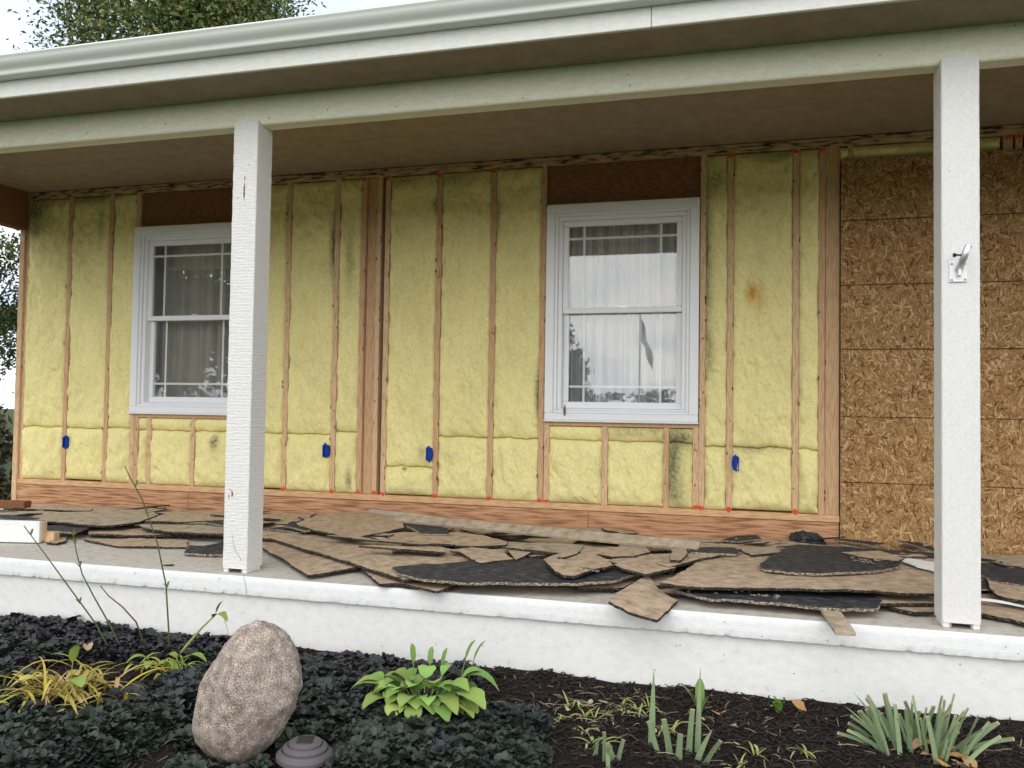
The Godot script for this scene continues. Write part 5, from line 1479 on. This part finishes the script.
# ---------------------------------------------------------------- trees and things beyond
func tree(called: String, label: String, at: Vector3, height: float, cen: Vector3, rad: Vector3, leaves: int, size: float, cols: Array, clumps: int, sd: int, group := "") -> void:
	var r := RandomNumberGenerator.new()
	r.seed = sd
	var t := thing(called, label, "tree" if called != "shrub" else "shrub", at, group)
	var tips := []
	for k in clumps:
		var d := Vector3(r.randfn(), r.randfn(), r.randfn()).normalized() * pow(r.randf(), 0.4)
		tips.append(cen + d * rad)
	var b := B.new(true)
	var tr := height * 0.022 + 0.02
	var fork := Vector3(r.randf_range(-0.1, 0.1), cen.y - rad.y * 0.55, r.randf_range(-0.1, 0.1))
	b.tube([Vector3(0, -0.2, 0), Vector3(0.0, fork.y * 0.5, 0.02), fork, cen + Vector3(0, rad.y * 0.5, 0)], [tr * 1.3, tr, tr * 0.8, tr * 0.2], 9, false)
	for q in tips:
		var mid := fork.lerp(q, 0.45) + Vector3(r.randf_range(-1, 1), r.randf_range(0, 1), r.randf_range(-1, 1)) * rad * 0.10
		b.tube([fork.lerp(Vector3(0, cen.y, 0), r.randf() * 0.6), mid, q], [tr * 0.35, tr * 0.2, tr * 0.05], 5, false)
	put("trunk", b.mesh(), M.bark, t)
	var V := PackedVector3Array()
	var N := PackedVector3Array()
	var C := PackedColorArray()
	var I := PackedInt32Array()
	for k in leaves:
		var q: Vector3 = tips[r.randi() % tips.size()]
		var cr := rad * 0.24
		var p := q + Vector3(r.randfn(), r.randfn() * 0.8, r.randfn()) * cr * 0.6
		var n := Vector3(r.randfn(), r.randfn() + 0.7, r.randfn()).normalized()
		var u := n.cross(Vector3(r.randfn(), r.randfn(), r.randfn())).normalized()
		var v := n.cross(u)
		var s := size * r.randf_range(0.6, 1.3)
		var c: Color = cols[r.randi() % cols.size()] * r.randf_range(0.7, 1.3)
		var i0 := V.size()
		for w in [-u * s, v * s * 0.45 + n * s * 0.1, u * s, -v * s * 0.45 + n * s * 0.1]:
			V.append(p + w); N.append(n); C.append(c)
		I.append_array([i0, i0 + 1, i0 + 2, i0, i0 + 2, i0 + 3])
	var arr := []
	arr.resize(Mesh.ARRAY_MAX)
	arr[Mesh.ARRAY_VERTEX] = V
	arr[Mesh.ARRAY_NORMAL] = N
	arr[Mesh.ARRAY_COLOR] = C
	arr[Mesh.ARRAY_INDEX] = I
	var m := ArrayMesh.new()
	m.add_surface_from_arrays(Mesh.PRIMITIVE_TRIANGLES, arr)
	put("crown", m, M.leafy, t)

func build_beyond() -> void:
	var g := [Color(0.065, 0.105, 0.03), Color(0.09, 0.13, 0.038), Color(0.05, 0.085, 0.027), Color(0.13, 0.15, 0.05)]
	var ga := (g + g + [Color(0.20, 0.13, 0.04)]).map(func(c): return c * 1.35)
	tree("tree", "tall leafy tree rising behind the porch roof at the upper left", Vector3(-9.9, -0.66, -14.5), 15.0, Vector3(-0.3, 10.6, 0), Vector3(3.75, 5.0, 3.9), 110000, 0.075, ga, 130, 5)
	tree("tree", "slender tree seen past the left corner of the house", Vector3(-13.1, -0.66, -10.6), 5.6, Vector3(0, 3.6, 0), Vector3(1.5, 2.2, 1.5), 15000, 0.065, g, 40, 6)
	tree("shrub", "brown dry brush beyond the left corner of the house", Vector3(-3.95, -0.66, -2.1), 1.4, Vector3(0, 0.62, 0), Vector3(1.1, 0.75, 0.5), 14000, 0.06, [Color(0.12, 0.085, 0.05), Color(0.09, 0.075, 0.045), Color(0.07, 0.08, 0.035)], 40, 7)
	# wire fence beyond the corner
	var f := thing("wire_fence", "chain link fence behind the brush at the left corner of the house", "fence", Vector3(-4.6, -0.66, -2.8))
	var b := B.new(true)
	b.tube([Vector3(-2.0, 0.78, 0), Vector3(1.9, 0.78, 0)], [0.02, 0.02], 8)
	put("rail", b.mesh(), M.galv, f)
	for x in [-1.9, 0.0, 1.8]:
		b = B.new(true)
		b.tube([Vector3(x, -0.1, -0.03), Vector3(x, 0.84, -0.03)], [0.024, 0.024], 8)
		put("fence_post", b.mesh(), M.galv, f)
	b = B.new()
	for k in 110:
		var x := -2.4 + k * 0.045
		for s in [0.0, 0.78]:
			b.tube([Vector3(x + s, 0.0, 0.024), Vector3(x + 0.78 - s, 0.78, 0.024)], [0.002, 0.002], 3, false)
	put("wire_mesh", b.mesh(), M.galv, f)
	# across the street, seen only as reflections in the panes
	var far := "trees across the lawn facing the house"
	tree("tree", "big shade tree on the lawn mirrored in the left window", Vector3(-13.0, -0.66, 18.0), 11.0, Vector3(0, 6.2, 0), Vector3(5.2, 4.8, 4.5), 15000, 0.24, g, 60, 8, far)
	tree("tree", "dark conifer across the lawn mirrored in the middle window", Vector3(-4.2, -0.66, 40.0), 5.4, Vector3(0, 3.0, 0), Vector3(1.5, 2.7, 1.5), 7000, 0.16, [Color(0.035, 0.06, 0.03), Color(0.05, 0.075, 0.035)], 40, 9, far)
	for k in 9:
		var x := -26.0 + k * 7.0 + rng.randf_range(-2, 2)
		tree("shrub", "low round shrub in the far hedge line facing the house", Vector3(x, -0.66, 62.0), 2.6, Vector3(0, 1.5, 0), Vector3(4.2, 1.3 + rng.randf() * 0.5, 1.6), 2600, 0.2, g, 24, 20 + k, far)
	var fp := thing("flagpole", "flagpole with a drooping striped flag across the lawn", "flagpole", Vector3(1.2, -0.66, 30.0))
	b = B.new(true)
	b.tube([Vector3.ZERO, Vector3(0, 5.5, 0)], [0.05, 0.035], 8)
	put("pole", b.mesh(), M.vinyl, fp)
	for k in 9:
		var fl := func(i: int, j: int) -> Vector3:
			var v := (k + i / 2.0) / 9.0
			var u := j / 16.0
			return Vector3(0.045 + 0.62 * u - 0.12 * u * u + 0.05 * sin(u * 9.0), 5.35 - 0.95 * v - 1.75 * u + 0.3 * u * v, 0.10 * sin(u * 8.0 + v * 3.0))
		put("stripe", grid(2, 16, fl), M.flag_red if k % 2 == 0 else M.flag_white, fp)
	var canton := func(i: int, j: int) -> Vector3:
		var v := i / 4.0 * 0.55
		var u := j / 8.0 * 0.4
		return Vector3(0.045 + 0.62 * u - 0.12 * u * u + 0.05 * sin(u * 9.0), 5.36 - 0.95 * v - 1.75 * u + 0.3 * u * v, 0.10 * sin(u * 8.0 + v * 3.0) - 0.012)
	put("canton", grid(4, 8, canton), M.flag_blue, fp)

func _ready() -> void:
	var cam := Camera3D.new()
	cam.name = "camera"
	cam.fov = 50.17
	cam.near = 0.05
	cam.far = 600.0
	cam.position = Vector3(5.3405, 0.6264, 5.525)
	cam.rotation_degrees = Vector3(1.862, 15.4587, 0.8708)
	add_child(cam)
	cam.current = true
	make_sky()
	rng.seed = 4242
	nz.seed = 3
	nz.frequency = 0.1
	nz.fractal_octaves = 3
	nf.seed = 8
	nf.frequency = 0.1
	nf.fractal_octaves = 2
	make_materials()
	build_house()
	build_porch()
	build_garden()
	build_debris()
	build_bracket()
	build_beyond()
